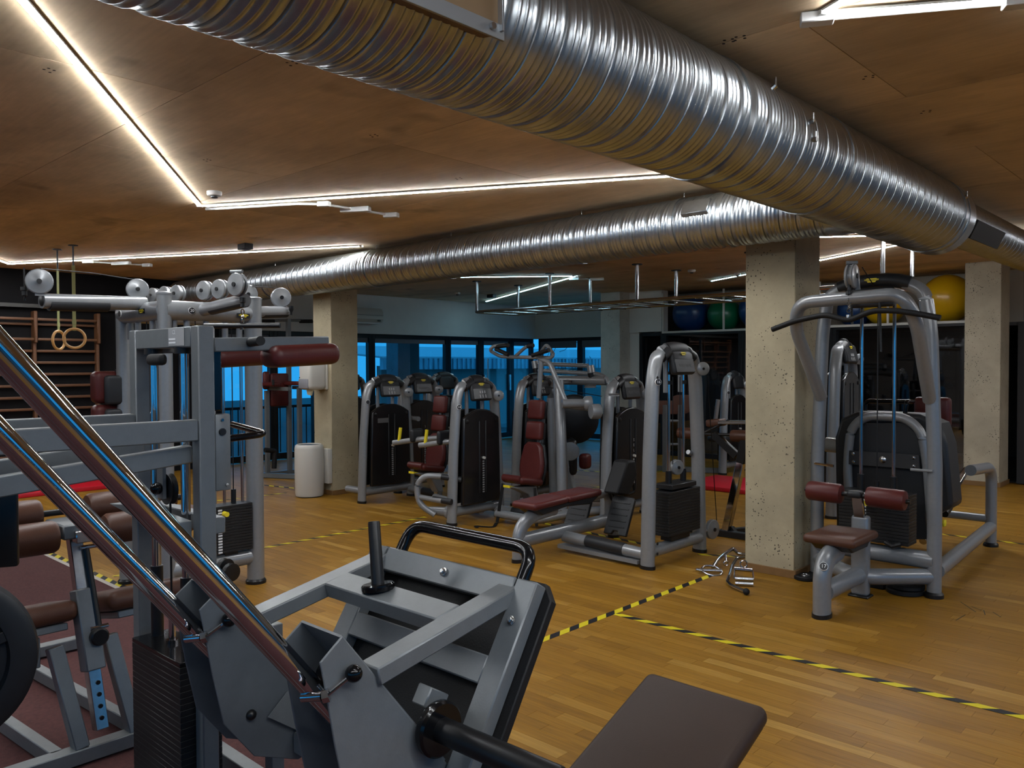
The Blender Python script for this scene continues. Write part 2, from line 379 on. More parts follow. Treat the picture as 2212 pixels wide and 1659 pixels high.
# pale boards standing in the dark room
single('white_board', M().box((-8.25, 13.3, .02), (-7.0, 13.36, 1.98), .01), mat('dull_white', (.30, .31, .33), .6), 'tall white board leaning behind the glass partition', 'board')
# ---- columns with wood skirting
skirt = mat('oak_skirting', (.19, .10, .035), .45, noise=.15, nscale=12)
def column(x0, x1, y0, y1, lab, m_=conc):
    c = struct('column', M().box((x0, y0, 0), (x1, y1, HC), .006), m_, lab)
    q = M()
    for a, b in (((x0-.015, y0-.015), (x1+.015, y0)), ((x0-.015, y1), (x1+.015, y1+.015)), ((x0-.015, y0), (x0, y1)), ((x1, y0), (x1+.015, y1))): q.box((*a, 0), (*b, .06), .002)
    struct('skirting', q, skirt, parent=c)
    return c
column(-3.0, -2.6, 5.83, 6.27, 'pitted concrete column between the rowing bench and the lat tower')
column(-8.88, -8.49, 5.77, 6.17, 'pitted concrete column behind the waste bin')
column(-3.0, -2.58, 11.9, 12.36, 'smooth beige concrete column at the right edge', concrete('beige_concrete', (.36, .31, .225)))
column(-9.05, -8.62, 12.0, 12.5, 'painted concrete column by the window corner', concrete('grey_concrete', (.40, .39, .35)))
# door in the corridor wall
d = struct('door_1', M().box((-2.45, 13.22, .03), (-1.2, 13.3, 2.2), .01), mat('door_white', (.42, .43, .44), .5))
struct('door_top', M().box((-2.5, 13.2, 2.21), (-1.15, 13.3, 2.33)), black, parent=d)
struct('door_base_rail', M().box((-2.5, 13.18, .0), (-1.15, 13.3, .03)), brushed, parent=d)
# ================================================================== ceiling services
def duct(name, label, c0, c1, r, pitch=.12, n=56):
    c0, c1 = vec(c0), vec(c1); t = (c1-c0).normalized(); Ln = (c1-c0).length; sd, u = perp(t)
    root_ = thing(name, label, 'air duct', c0)
    prof = [(0, -.010), (.045, .0), (.20, .0), (.24, .005), (.28, .005), (.32, 0), (.44, .0), (.48, .005), (.52, .005), (.56, 0), (.68, 0), (.72, .005), (.76, .005), (.80, 0), (.955, .0)]
    turns = int(Ln/pitch); K = len(prof); vs, fs = [], []; J = turns*n
    for j in range(J+1):
        a = 2*math.pi*(j % n)/n
        for f_, h in prof: vs.append(c0 + t*(pitch*(j/n+f_)-pitch*.5) + (sd*math.cos(a)+u*math.sin(a))*(r+h))
    for j in range(J):
        for k in range(K-1): fs.append((j*K+k, j*K+k+1, (j+1)*K+k+1, (j+1)*K+k))
        if j+n+1 <= J: fs.append((j*K+K-1, (j+n)*K, (j+n+1)*K, (j+1)*K+K-1))
    q = M(); q.add(vs, fs)
    obj('duct_wall', q, steel, root_, sharp=60)
    obj('end_collar', M().lathe(c1-t*.14, t, [(r+.006, 0), (r+.006, .14), (r-.02, .15), (.01, .15)], 48), steel, root_)
    obj('end_collar', M().lathe(c0-t*.07, t, [(.01, 0), (r-.02, 0), (r+.006, .01), (r+.006, .14)], 48), steel, root_)
    return root_, t, sd, u
D1X, D1Z, D1R = -1.788, 2.635, .25
D2Y, D2Z, D2R = 5.486, 2.671, .20
d1, *_ = duct('spiral_duct', 'large galvanised spiral duct running under the ceiling across the upper right', (D1X, -2.5, D1Z), (D1X, 6.35, D1Z), D1R)
for y in (.5, 3.02, 4.1, 6.1):     # joints and bolts
    obj('joint_band', M().lathe((D1X, y, D1Z), (0, 1, 0), [(D1R-.01, 0), (D1R+.009, 0), (D1R+.009, .035), (D1R-.01, .035)], 56), steel, d1)
for y, a in ((3.3, 33), (3.6, 12), (6.12, 20), (3.62, -5)):
    a = math.radians(a); p = Vector((D1X+math.cos(a)*D1R, y, D1Z+math.sin(a)*D1R)); nn = Vector((math.cos(a), 0, math.sin(a)))
    obj('bolt', M().cyl(p-nn*.004, p+nn*.022, .012, n=8).cyl(p+nn*.02+Vector((0, 0, -.01)), p+nn*.02+Vector((0, 0, .035)), .005, n=8), brushed, d1)
# grille plate on the flank of the duct near the camera
gt = mat('grille_tan', (.20, .13, .07), .5, .4); gs_ = mat('grille_steel', (.30, .32, .34), .4, .8)
gb = obj('grille_box', M().prism([(-1.66, .55, 2.50), (-1.505, .55, 2.478), (-1.505, .55, 2.66), (-1.64, .55, 2.80)], (0, 1.02, 0)), gt, d1)
for a, b in (((-1.503, .5, 2.478), (-1.503, 1.57, 2.478)), ((-1.503, .5, 2.66), (-1.503, 1.57, 2.66)), ((-1.503, 1.555, 2.478), (-1.503, 1.555, 2.66))): obj('grille_frame', M().bar(a, b, .008, .04, bev=.001) if a[1] != b[1] else M().bar(a, b, .03, .008, bev=.001), gs_, gb)
obj('plate_bolt', M().cyl((-1.50, 1.52, 2.482), (-1.488, 1.52, 2.482), .009, n=8), brushed, gb)
d1b, *_ = duct('spiral_duct', 'smaller spiral duct carrying on past the end of the big one at the right edge', (D1X+.02, 6.36, 2.66), (D1X+.02, 10.6, 2.66), .165)
obj('side_grille', M().rbox((D1X+.175, 7.0, 2.575), (.02, .8, .14), (Vector((.9, 0, -.43)), Vector((0, 1, 0)), Vector((.43, 0, .9))), .003), darkgrey, d1b)
d2, *_ = duct('spiral_duct', 'galvanised spiral duct crossing the middle of the room in front of the columns', (-11.9, D2Y, D2Z), (-2.06, D2Y, D2Z), D2R, .12)
for x in (-9.3, -7.2, -6.0, -4.35, -3.35, -2.95):
    obj('joint_band', M().lathe((x, D2Y, D2Z), (1, 0, 0), [(D2R-.01, 0), (D2R+.008, 0), (D2R+.008, .03), (D2R-.01, .03)], 48), steel, d2)
    obj('hanger', M().cyl((x+.015, D2Y, D2Z+D2R), (x+.015, D2Y, HC), .006, n=8), brushed, d2)
obj('side_grille', M().rbox((-3.12, D2Y-.165, D2Z+.07), (.22, .09, .12), (Vector((1, 0, 0)), Vector((0, .87, -.5)), Vector((0, .5, .87))), .004), steel, d2)
# ---- LED strips
ledm = mat('led_diffuser', (.8, .8, .8), .5, emit=(.92, .96, 1.0), estr=LED)
ledh = mat('led_housing', (.62, .62, .60), .45)
leddim = mat('led_diffuser_dim', (.8, .8, .8), .5, emit=(.45, .82, 1.0), estr=LED*.22)
def led(p, q, label, dim=False):
    p, q = vec(p), vec(q); t = (q-p).normalized()
    r_ = thing('led_strip_light', label, 'ceiling light', p, 'zigzag LED strips on the ceiling')
    obj('housing', M().bar(p+Vector((0, 0, .0115)), q+Vector((0, 0, .0115)), .034, .009), ledh, r_)
    obj('diffuser', M().bar(p+Vector((0, 0, .0055)), q+Vector((0, 0, .0055)), .029, .007, bev=.001, seg=2), leddim if dim else ledm, r_)
    for a in (p, q-t*.03): obj('end_cap', M().bar(a+Vector((0, 0, .006)), a+t*.03+Vector((0, 0, .006)), .040, .018), ledh, r_)
    return r_
ZL = HC-.021
def C(x, y): return FL(x, y, ZL)
led(FL(-20, -90, ZL)+Vector((.4, -.3, 0)), C(432, 447), 'LED strip slanting down the upper left corner of the ceiling')
led(C(440, 447), Vector((-2.5, C(1447, 384).y + (C(1447, 384).y-C(440, 447).y)*.16, ZL)), 'LED strip running from the left corner joint to behind the big duct')
led(C(22, 571), C(783, 533), 'LED strip above the pulley tower ending at the crossing duct')
led(C(-160, 510), C(20, 571), 'short LED strip meeting the pulley tower strip at the left edge')
led(C(985, 600), C(1240, 597), 'LED strip over the ladder frame, nearer arm of the V', True)
led(C(1246, 597), C(1050, 652), 'LED strip over the ladder frame, farther arm of the V', True)
led(C(1536, 608), Vector((-5.1, 10.64, ZL)), 'short LED strip left of the concrete column in front of the exercise balls', True)
led(C(1740, 514), Vector((-1.9, 9.35, ZL)), 'LED strip just right of the concrete column under the big duct')
led(C(1700, 577), C(2050, 509), 'LED strip slanting behind the lat tower pulley')
led(C(1772, 36), C(1900, -40), 'LED strip of the bright V in the top right corner, arm going up')
led(C(1772, 36), C(2420, -16), 'LED strip of the bright V in the top right corner, lower arm')
# the same zigzag carries on over the part of the room behind the camera
for p, q, lb in (((-.9, .6), (2.2, 2.6), 'over the walkway beside the big duct'), ((2.2, 2.8), (-.8, -1.6), 'behind the photographer'), ((-3.2, .2), (-6.5, -2.6), 'over the carpet'),
                 ((-6.6, -2.4), (-10.4, .8), 'over the far end of the carpet'), ((.4, 5.2), (2.9, 8.4), 'over the right hand walkway'), ((2.9, 8.6), (-.4, 11.2), 'near the corridor wall')):
    led((*p, ZL), (*q, ZL), 'LED strip '+lb)
# cable conduit, ballast boxes beside the strips
def boxes(pts, label, cond=None):
    r_ = thing('cable_box_run', label, 'cable box', FL(*pts[0][:2], HC-.03))
    for x, y, l in pts:
        p = FL(x, y, HC-.022); obj('cable_box', M().rbox(p, (l, .06, .04), (Vector((.88, .47, 0)), Vector((-.47, .88, 0)), Vector((0, 0, 1))), .004), ledh, r_)
    a, b = FL(*pts[0][:2], HC-.015), FL(*pts[-1][:2], HC-.015)
    obj('conduit', M().tube(([FL(*c, HC-.015) for c in cond] if cond else [])+[a, b], .011, n=8), ledh, r_)
boxes([(700, 441, .10), (768, 453, .26), (845, 465, .13)], 'white conduit with cable boxes beside the long middle LED strip', [(445, 452), (640, 440)])
boxes([(190, 565, .12), (262, 569, .26), (318, 573, .12)], 'cable boxes beside the LED strip above the pulley tower')
boxes([(1240, 602, .15), (1290, 603, .2)], 'cable box at the tip of the V over the ladder frame')
boxes([(1765, 40, .12), (2200, 3, .1)], 'conduit beside the bright V in the top right corner')
for x, y, lb in ((530, 527, 'small grey box on the ceiling over the pulley tower strip'), (1062, 636, 'tiny sensor box on the ceiling beside the far arm of the V')):
    p = FL(x, y, HC); single('ceiling_box', M().rbox(p-Vector((0, 0, .03)), (.16, .10, .06), None, .004), darkgrey, lb, 'ceiling box')
for x, y, k, lb in ((463, 414, 1., 'round white smoke detector beside the corner of the LED strips'), (988, 632, 1, 'smoke detector over the windows left of the ladder frame'), (1494, 583, 1, 'smoke detector right of the ladder frame'), (1593, 590, .8, 'small white detector above the short LED strip')):
    p = FL(x, y, HC)
    r_ = thing('smoke_detector', lb, 'smoke detector', p)
    obj('base', M().lathe(p, (0, 0, -1), [(.055*k, 0), (.055*k, .015), (.05*k, .03), (.04*k, .034)], 24), white, r_)
    obj('sensor', M().lathe(p-Vector((0, 0, .03)), (0, 0, -1), [(.026*k, 0), (.026*k, .014), (.02*k, .018)], 16), darkgrey, r_)
# ---- ladder frame hung from the ceiling
lf = thing('ladder_frame', 'chrome monkey bar ladder frame hung from the ceiling on posts', 'monkey bars', (-9.14, 8.9, 2.42))
X0, X1, ZR = -9.14, -2.98, 2.44
for y in (8.9, 9.85): obj('rail', M().tube([(X0, y, ZR), (X1, y, ZR)], .022), brushed, lf)
x = X0+.02; k = 0
while x < X1:
    obj('rung', M().tube([(x, 8.9, ZR-.012), (x, 9.85, ZR-.012)], .016, n=10), brushed, lf); x += .43; k += 1
for x in (X0+.02, -7.62, -6.115, -4.52, -3.02):
    for y in (8.9, 9.85):
        po = obj('post', M().tube([(x, y, ZR), (x, y, HC-.01)], .024), brushed, lf)
        obj('flange', M().cyl((x, y, HC-.012), (x, y, HC), .07), darkgrey, po)
# ---- split air conditioner on the window wall
a = PX(819, 672, XW+.18); ac = thing('air_conditioner', 'white split air conditioner high on the wall behind the left column', 'air conditioner', (XW, 8.9, 2.36))
sec = [(XW, 2.40), (XW+.17, 2.40), (XW+.22, 2.46), (XW+.21, 2.60), (XW+.17, 2.66), (XW, 2.66)]
obj('case', M().prism([(x, 8.45, z) for x, z in sec], (0, .92, 0)), white, ac, bevel=.008)
obj('louvre', M().box((XW+.03, 8.5, 2.375), (XW+.18, 9.3, 2.40), .005), ledh, ac)
obj('panel_line', M().box((XW+.2, 8.46, 2.528), (XW+.221, 9.36, 2.533)), darkgrey, ac)
obj('display', M().box((XW+.205, 9.24, 2.42), (XW+.222, 9.30, 2.45)), black, ac)
# ---- ball shelf over the partition
sh = thing('ball_shelf', 'white framed high shelf holding the exercise balls', 'shelf', (-7.9, YG, 2.17))
obj('shelf_board', M().box((-7.9, YG+.02, 2.15), (-3.03, YG+.95, 2.168)), mat('shelf_dark', (.05, .05, .05), .6), sh)
for n_, a, b in (('front_rail', (-7.92, YG, 2.17), (-3.03, YG, 2.17)),): obj(n_, M().bar(a, b, .03, .035), white, sh)
for x in (-7.9, -6.72, -5.1, -4.1, -3.06): obj('upright', M().bar((x, YG, 2.18), (x, YG, 2.86), .028, .028), white, sh)
bc = {'blue': (.008, .045, .16), 'green': (.006, .14, .06), 'yellow': (.62, .36, .006)}
for x, r, c_, lb in ((-7.55, .33, 'blue', 'blue exercise ball at the left end of the high shelf'), (-6.91, .285, 'green', 'green exercise ball on the high shelf'), (-6.27, .33, 'blue', 'blue exercise ball next to the green one beside the concrete column'),
                     (-5.45, .33, 'yellow', 'yellow exercise ball on the shelf half hidden by the concrete column'), (-4.62, .27, 'blue', 'blue exercise ball behind the lat tower'), (-4.27, .29, 'yellow', 'yellow exercise ball behind the left post of the lat tower'), (-3.42, .345, 'yellow', 'big yellow exercise ball at the right end of the high shelf')):
    if x == -4.62: x, yy = -4.80, YG+.64
    else: yy = YG+.36
    single('exercise_ball', M().ball((x, yy, 2.17+r), r, 40), mat('ball_'+c_, bc[c_], .28), lb, 'exercise ball', 'exercise balls on the high shelf')
# ================================================================== leg press in the foreground
RX1, RX2 = -1.6, -2.17
def rz(y): return .897-1.254*(y-1)
lp = thing('leg_press', 'grey leg press sled on slanted chrome rods filling the foreground', 'leg press', (-1.88, 1.3, 0))
for x in (RX1, RX2):
    obj('guide_rod', M().tube([(x, -.10, rz(-.10)), (x, 1.62, rz(1.62))], .0265, n=40), chrome, lp)
# base frame
for x in (RX1, RX2):
    obj('base_rail', M().bar((x, -.1, .055), (x, 1.72, .055), .06, .08, bev=.004), framegrey, lp)
    obj('rod_foot', M().bar((x, 1.56, .09), (x, 1.66, .25), .07, .07, bev=.004), framegrey, lp)
    obj('rear_post', M().bar((x, -.10, .012), (x, -.10, 2.24), .06, .06, up=(0, 1, 0), bev=.004), framegrey, lp)
obj('centre_rail', M().bar((-1.53, 1.7, .045), (-1.53, 2.46, .045), .07, .07, bev=.004), framegrey, lp)
for y in (.4, 1.69): obj('cross_rail', M().bar((RX2-.12, y, .05), (RX1+.12, y, .05), .078, .078, bev=.004), framegrey, lp)
obj('top_cross_bar', M().bar((RX2-.05, -.10, 2.28), (RX1+.05, -.10, 2.28), .06, .07, bev=.004), framegrey, lp)
# sled: two roller carriages of folded plate
poly = [(1.054, .995), (.995, .95), (1.008, .887), (1.03, .76), (1.06, .62), (1.15, .50), (1.29, .44), (1.46, .47), (1.36, .60)]
for x in (RX1, RX2):
    sg = 'outer' if x == RX1 else 'inner'
    for xx in (x+.078, x-.084): obj('carriage_plate', M().prism([(xx, y, z) for y, z in poly], (.006, 0, 0)), framegrey if x == RX1 and xx > x else platedark, lp, bevel=.002)
    obj('carriage_web', M().bar((x, 1.052, .994), (x, 1.36, .602), .162, .006, up=(0, .79, .62)), framegrey, lp)
    for y in (1.055, 1.27):
        z = rz(y); r_ = obj('roller', M().lathe((x-.05, y+.045, z+.036), (1, 0, 0), [(.02, 0), (.035, .004), (.026, .05), (.035, .096), (.02, .1)], 24), gloss, lp)
    # locking pin with ball knob
    p = Vector((x+.09, 1.008, .877)); k = Vector((x+.105, 1.068, .912))
    pin = obj('lock_pin', M().cyl(p+Vector((-.055, -.028, -.012)), p+Vector((-.01, -.006, -.003)), .011, n=10).cyl(p+Vector((-.01, -.006, -.003)), p+Vector((.0, .005, 0)), .016, n=6), chrome, lp)
    obj('pin_lever', M().tube([p+Vector((-.02, -.01, .02)), p, k], .0045, n=8), chrome, pin)
    obj('pin_knob', M().ball(k, .020, 20), gloss, pin)
    obj('bolt', M().lathe((x+.084, 1.14, .622), (1, 0, 0), [(.015, 0), (.015, .006), (.011, .012), (.002, .016)], 12), black, lp)
obj('wedge_plate', M().prism([(RX2+.095, 1.186, .604), (RX2+.095, 1.25, .66), (RX2+.095, 1.30, .63), (RX2+.095, 1.337, .493)], (.004, 0, 0)), framegrey, lp)
obj('carriage_tie', M().bar((RX2+.09, 1.3, .50), (RX1-.09, 1.3, .50), .06, .06, bev=.003), framegrey, lp)
# rails and frame of the foot plate
for x, x2 in ((RX1+.062, -1.5), (RX2+.062, -2.105)):
    obj('sled_rail', M().bar((x, 1.145, .878), (x, 1.645, .976), .07, .045, bev=.004), framegrey, lp)
obj('middle_bar', M().bar((RX2+.095, 1.425, .935), (RX1+.03, 1.425, .935), .088, .045, up=(0, -.21, .98), bev=.004), framegrey, lp)
pd = Vector((0, .53, .85)).normalized(); pn = Vector((0, .85, -.53)).normalized()       # up along the plate, out of it
T0 = Vector((0, 1.648, 1.002))
def PP(x, s, o): return Vector((x, T0.y, T0.z)) - pd*s + pn*o
obj('front_bar', M().rbox(PP(-1.80, .036, -.006), (.56, .075, .04), (Vector((1, 0, 0)), pd, pn), .004), framegrey, lp)
for x in (-1.475, -2.125):
    obj('plate_side_bar', M().rbox(PP(x, .30, -.006), (.075, .60, .045), (Vector((1, 0, 0)), pd, pn), .004), framegrey, lp)
for s in (.255, .56):
    obj('plate_cross_bar', M().rbox(PP(-1.80, s, -.008), (.58, .075, .04), (Vector((1, 0, 0)), pd, pn), .004), framegrey, lp)
fp = [(-.39, .03), (-.35, -.012), (.35, -.012), (.39, .03), (.39, .62), (-.39, .62)]
obj('foot_plate', M().prism([PP(-1.80+a, s, .018) for a, s in fp], pn*.028), rubber, lp, bevel=.004)
# bolts on the front bar
for x, s in ((-1.79, .035), (-1.475, .115), (-1.475, .42), (-2.125, .115)):
    c = PP(x, s, -.030); b = obj('frame_bolt', M().lathe(c, -pn, [(.013, 0), (.013, .003), (.011, .004)], 18), brushed, lp)
    obj('bolt_head', M().lathe(c-pn*.003, -pn, [(.0085, 0), (.0085, .008), (.006, .010)], 6), brushed, b)
# black loop handle over the top of the plate
obj('loop_handle', M().tube([PP(-2.045, .05, .0), PP(-2.045, -.095, -.0), PP(-1.515, -.095, -.0), PP(-1.515, .05, .0)], .0195, n=20, fil=.065, up=pn), gloss, lp)
# weight horns
hn = Vector((-.05, .0, .19)).normalized()
h = obj('weight_horn', M().lathe((-1.872, 1.425, .955), (-.045, .02, .19), [(.019, 0), (.0175, .19), (.0165, .196), (.010, .197), (.010, .185), (.001, .185)], 24), black, lp)
obj('horn_collar', M().lathe((-1.872, 1.425, .955), (-.03, .0, .19), [(.046, 0), (.048, .006), (.048, .016), (.044, .02), (.001, .02)], 32), gloss, h)
h = obj('weight_horn', M().lathe((-1.515, 1.318, .705), (1, .02, 0), [(.031, 0), (.031, .40), (.029, .405), (.01, .405)], 28), black, lp)
obj('horn_collar', M().lathe((-1.505, 1.318, .705), (1, 0, 0), [(.066, 0), (.069, .006), (.069, .02), (.063, .026), (.03, .026)], 36), gloss, h)
obj('horn_bracket', M().rbox((-1.555, 1.345, .755), (.05, .05, .07), (Vector((1, 0, 0)), pd, pn), .003), framegrey, lp)
h = obj('weight_horn', M().lathe((RX2-.09, 1.318, .705), (-1, .02, 0), [(.026, 0), (.026, .40), (.024, .405), (.01, .405)], 28), black, lp)
# reclined backrest
bx0, bx1 = -1.755, -1.262
bu = Vector((0, .93, .365)).normalized(); bn = Vector((0, -.365, .93)).normalized()
bc_ = Vector(((bx0+bx1)/2, 2.19, .252))
pad = obj('backrest_pad', M().rbox(bc_-bn*.035, (bx1-bx0, .94, .075), (Vector((1, 0, 0)), bu, bn), .034, 5), darkbrown, lp, sharp=60)
obj('seam', M().tube([bc_+Vector((.226, 0, 0))-bu*.44-bn*.0035, bc_+Vector((.226, 0, 0))+bu*.44-bn*.0035], .0016, n=6), mat('brown_thread', (.02, .012, .01), .7), pad)
obj('seat_board', M().rbox(bc_-bn*.078, (bx1-bx0-.04, .88, .018), (Vector((1, 0, 0)), bu, bn), .004), black, pad)
obj('backrest_support', M().rbox(bc_-bn*.13-bu*.05, (.30, .72, .08), (Vector((1, 0, 0)), bu, bn), .01), framegrey, lp)
obj('backrest_post', M().bar((-1.53, 2.4, .05), (-1.53, 2.4, .2), .08, .08, up=(0, 1, 0)), framegrey, lp)
# ================================================================== standing calf machine
CXR, CXL, CYY = -2.607, -3.112, 1.266
cfm = thing('calf_machine', 'grey standing calf machine with maroon shoulder pads and tall chrome guide rods', 'exercise machine', (-2.87, CYY, 0))
for x, nm in ((CXR, 'upright'), (CXL, 'upright')):
    obj(nm, M().bar((x, CYY, .012), (x, CYY, 1.736), .056, .056, up=(0, 1, 0), bev=.004), framegrey, cfm)
obj('upright', M().bar((CXR, CYY+.25, .012), (CXR, CYY+.25, .68), .05, .05, up=(0, 1, 0), bev=.003), framegrey, cfm)
obj('top_bar', M().bar((CXL+.028, CYY, 1.70), (CXR-.028, CYY, 1.70), .054, .07, bev=.004), framegrey, cfm)
st = obj('type_plate', M().box((-2.80, CYY-.029, 1.672), (-2.68, CYY-.0275, 1.733)), mat('sticker', (.30, .30, .30), .5), cfm)
for z in (1.68, 1.692): obj('print_line', M().box((-2.795, CYY-.030, z), (-2.745, CYY-.0288, z+.006)), inkw, st)
text('marking', 'CE', (-2.755, CYY-.0295, 1.718), (1, 0, 0), (0, 0, 1), .02, inkw, st, .0004)
for x, z in ((CXL, 1.39), (CXR, 1.39)): obj('side_beam', M().bar((x, CYY-.028, z), (x, CYY-1.2, z), .048, .07, bev=.004), framegrey, cfm)
for x in (CXR-.06, CXL+.06):
    obj('lever_beam', M().bar((x, CYY-.02, 1.307), (x, CYY-1.15, 1.21), .042, .06, bev=.004), framegrey, cfm)
obj('lower_cross_bar', M().bar((CXL, CYY+.052, 1.06), (CXR, CYY+.052, 1.06), .046, .056, bev=.004), framegrey, cfm)
obj('gusset', M().prism([(CXL-.12, CYY-.075, 1.08), (CXR-.03, CYY-.075, 1.02), (CXR-.03, CYY-.075, 1.085), (CXL+.1, CYY-.075, 1.10)], (0, .045, 0)), framegrey, cfm, bevel=.003)
for y in (CYY-.85, CYY+.29): obj('foot_rail', M().bar((CXL-.06, y, .036), (CXR+.08, y, .036), .058, .058, bev=.003), framegrey, cfm)
for x in (CXL, CXR): obj('base_rail', M().bar((x, CYY-.82, .036), (x, CYY+.26, .036), .054, .056, bev=.003), framegrey, cfm)
# guide rods
GY = CYY-.0
for x in (-2.99, -2.745):
    r_ = obj('guide_rod', M().cyl((x, GY, .08), (x, GY, 1.67), .016, n=20), chrome, cfm)
    obj('rod_bush', M().cyl((x, GY, 1.645), (x, GY, 1.668), .032, n=20), black, r_)
    obj('rubber_buffer', M().cyl((x, GY, .60), (x, GY, .87), .022, n=20), black, r_)
obj('top_bridge', M().bar((-3.03, GY+.045, 1.676), (-2.70, GY+.045, 1.676), .05, .018), framegrey, cfm)
ws = obj('selector_rod', M().cyl((-2.868, GY, .61), (-2.868, GY, .74), .012, n=14).cyl((-2.868, GY, .61), (-2.868, GY, .625), .021, n=14), chrome, cfm)
obj('cable', M().cyl((-2.868, GY, .74), (-2.868, GY, 1.13), .004, n=8), black, cfm)
pu = obj('pulley', M().lathe((-2.868, GY-.02, 1.165), (0, 1, 0), [(.02, 0), (.055, .004), (.045, .015), (.055, .026), (.02, .03)], 24), black, cfm)
obj('pulley_fork', M().bar((-2.868, GY-.03, 1.135), (-2.868, GY-.03, 1.275), .046, .012, up=(0, 1, 0)), framegrey, pu)
obj('knob', M().ball((-2.862, GY-.05, 1.172), .022, 16), gloss, pu)
# weight stack
z = .10
for i in range(24):
    h = .0201
    obj('weight_plate', M().box((-3.03, GY-.076, z), (-2.642, GY+.07, z+h), .0012), iron, cfm); z += h+.0006
obj('head_plate', M().box((-3.03, GY-.076, z), (-2.642, GY+.07, z+.016), .002), gloss, cfm)
# cover panel with round knob and grip bar
cov = obj('cover_panel', M().box((CXR-.010, CYY+.032, 1.18), (CXR+.018, CYY+.088, 1.44), .006, 2), framegrey, cfm)
obj('round_knob', M().cyl((CXR+.018, CYY+.056, 1.38), (CXR+.025, CYY+.056, 1.38), .012, n=20), black, cov)
for z_, y_ in ((1.42, .056), (1.20, .07)): obj('screw', M().cyl((CXR+.018, CYY+y_, z_), (CXR+.024, CYY+y_, z_), .005, n=10), chrome, cov)
obj('window_panel', M().box((CXR-.02, CYY+.036, 1.45), (CXR-.006, CYY+.07, 1.66), .004), gloss, cfm)
obj('grip_bar', M().tube([(CXR+.0, CYY+.08, 1.353), (CXR+.01, CYY+.228, 1.362), (CXR-.28, CYY+.25, 1.38)], .012, fil=.05, n=14), gloss, cfm)
# shoulder arms with pads
ax = CXR+.0
for dx in (0, -.42):
    obj('shoulder_arm', M().bar((ax+dx, CYY+.032, 1.673), (ax+dx, CYY+.485, 1.688), .042, .048, bev=.004), framegrey, cfm)
    p0, p1 = Vector((ax+dx+.01, CYY+.228, 1.633)), Vector((ax+dx+.01, CYY+.508, 1.648))
    for q0, q1 in ((p0, p1),):
        t = (q1-q0).normalized(); obj('shoulder_pad', M().rbox((q0+q1)/2, ((q1-q0).length, .13, .079), (t, Vector((1, 0, 0)), t.cross(Vector((1, 0, 0)))), .033, 4), maroon, cfm, sharp=60)
    obj('hand_grip', M().cyl((ax+dx+.02, CYY+.163, 1.684), (ax+dx+.12, CYY+.145, 1.686), .016, n=18), rubber, cfm)
obj('hand_grip', M().rbox((CXR-.23, CYY-.055, 1.625), (.12, .03, .04), None, .018, 3), rubber, cfm)
# ================================================================== roller bench on the carpet
rb = thing('roller_bench', 'grey bench with brown ankle rollers and a chrome height post on the carpet', 'exercise bench', (-3.6, 1.1, 0))
BX = -3.60
def B(x, y, X=BX): return PX(x, y, X)
# front cross foot along y, two splayed uprights, two long rails
fz = .046
obj('cross_foot', M().bar((BX+.12, .72, fz), (BX+.12, 1.75, fz), .07, .06, bev=.004), framegrey, rb)
for y in (.70, 1.77): obj('foot_cap', M().box((BX+.07, y-.03, .007), (BX+.17, y+.03, .085), .01, 2), rubber, rb)
obj('upright', M().bar((BX+.12, 1.16, .07), (BX+.02, 1.10, .47), .06, .055, up=(0, 1, 0), bev=.004), framegrey, rb)
obj('upright', M().bar((BX+.12, 1.37, .07), (BX+.02, 1.31, .47), .06, .055, up=(0, 1, 0), bev=.004), framegrey, rb)
for y in (1.08, 1.42): obj('base_rail', M().bar((BX+.10, y, fz), (BX-1.35, y-.12, fz), .05, .06, bev=.004), framegrey, rb)
obj('cross_foot', M().bar((BX-1.32, .7, fz), (BX-1.32, 1.65, fz), .07, .06, bev=.004), framegrey, rb)
obj('rear_post', M().bar((BX-1.1, 1.13, .06), (BX-1.0, 1.13, .5), .05, .05, up=(0, 1, 0), bev=.004), framegrey, rb)
sl = obj('post_sleeve', M().bar((BX+.085, 1.225, .36), (BX+.0, 1.215, .68), .085, .075, up=(0, 1, 0), bev=.005), framegrey, rb)
obj('adjust_knob', M().lathe((BX+.10, 1.24, .50), (1, 0, 0), [(.036, 0), (.036, .022), (.03, .027), (.004, .027)], 28), black, sl)
po = obj('height_post', M().bar((BX+.14, 1.23, .13), (BX-.06, 1.205, .905), .05, .05, up=(0, 1, 0), bev=.003), brushed, rb)
for i in range(4):
    z = .18+.045*i; x = BX+.14-.2*(z-.13)/.77+.027; obj('post_hole', M().cyl((x-.004, 1.23, z), (x+.003, 1.23, z), .009, n=12), black, po)
gs = obj('gas_strut', M().cyl((BX+.08, 1.25, .53), (BX-.01, 1.235, .85), .013, n=14), black, rb)
for z, x in ((.53, BX+.085), (.85, BX-.005)): obj('strut_pin', M().cyl((x, 1.215, z), (x, 1.285, z), .009, n=10), chrome, gs)
hd = obj('roller_head', M().box((BX-.20, 1.14, .895), (BX+.02, 1.26, .955), .006), framegrey, rb)
obj('head_tube', M().box((BX+.0, 1.18, .88), (BX+.05, 1.25, .93), .004), brushed, hd)
for x, z in ((BX-.02, .91), (BX-.22, .975)):
    ax_ = obj('roller_axle', M().cyl((x, .70, z), (x, 1.75, z), .014, n=14), black, rb)
    for y0, y1 in ((.76, 1.13), (1.31, 1.70)):
        obj('foam_roller', M().lathe((x, y0, z), (0, 1, 0), [(.03, 0), (.058, .004), (.066, .018), (.066, y1-y0-.018), (.058, y1-y0-.004), (.03, y1-y0)], 28), brown, rb)
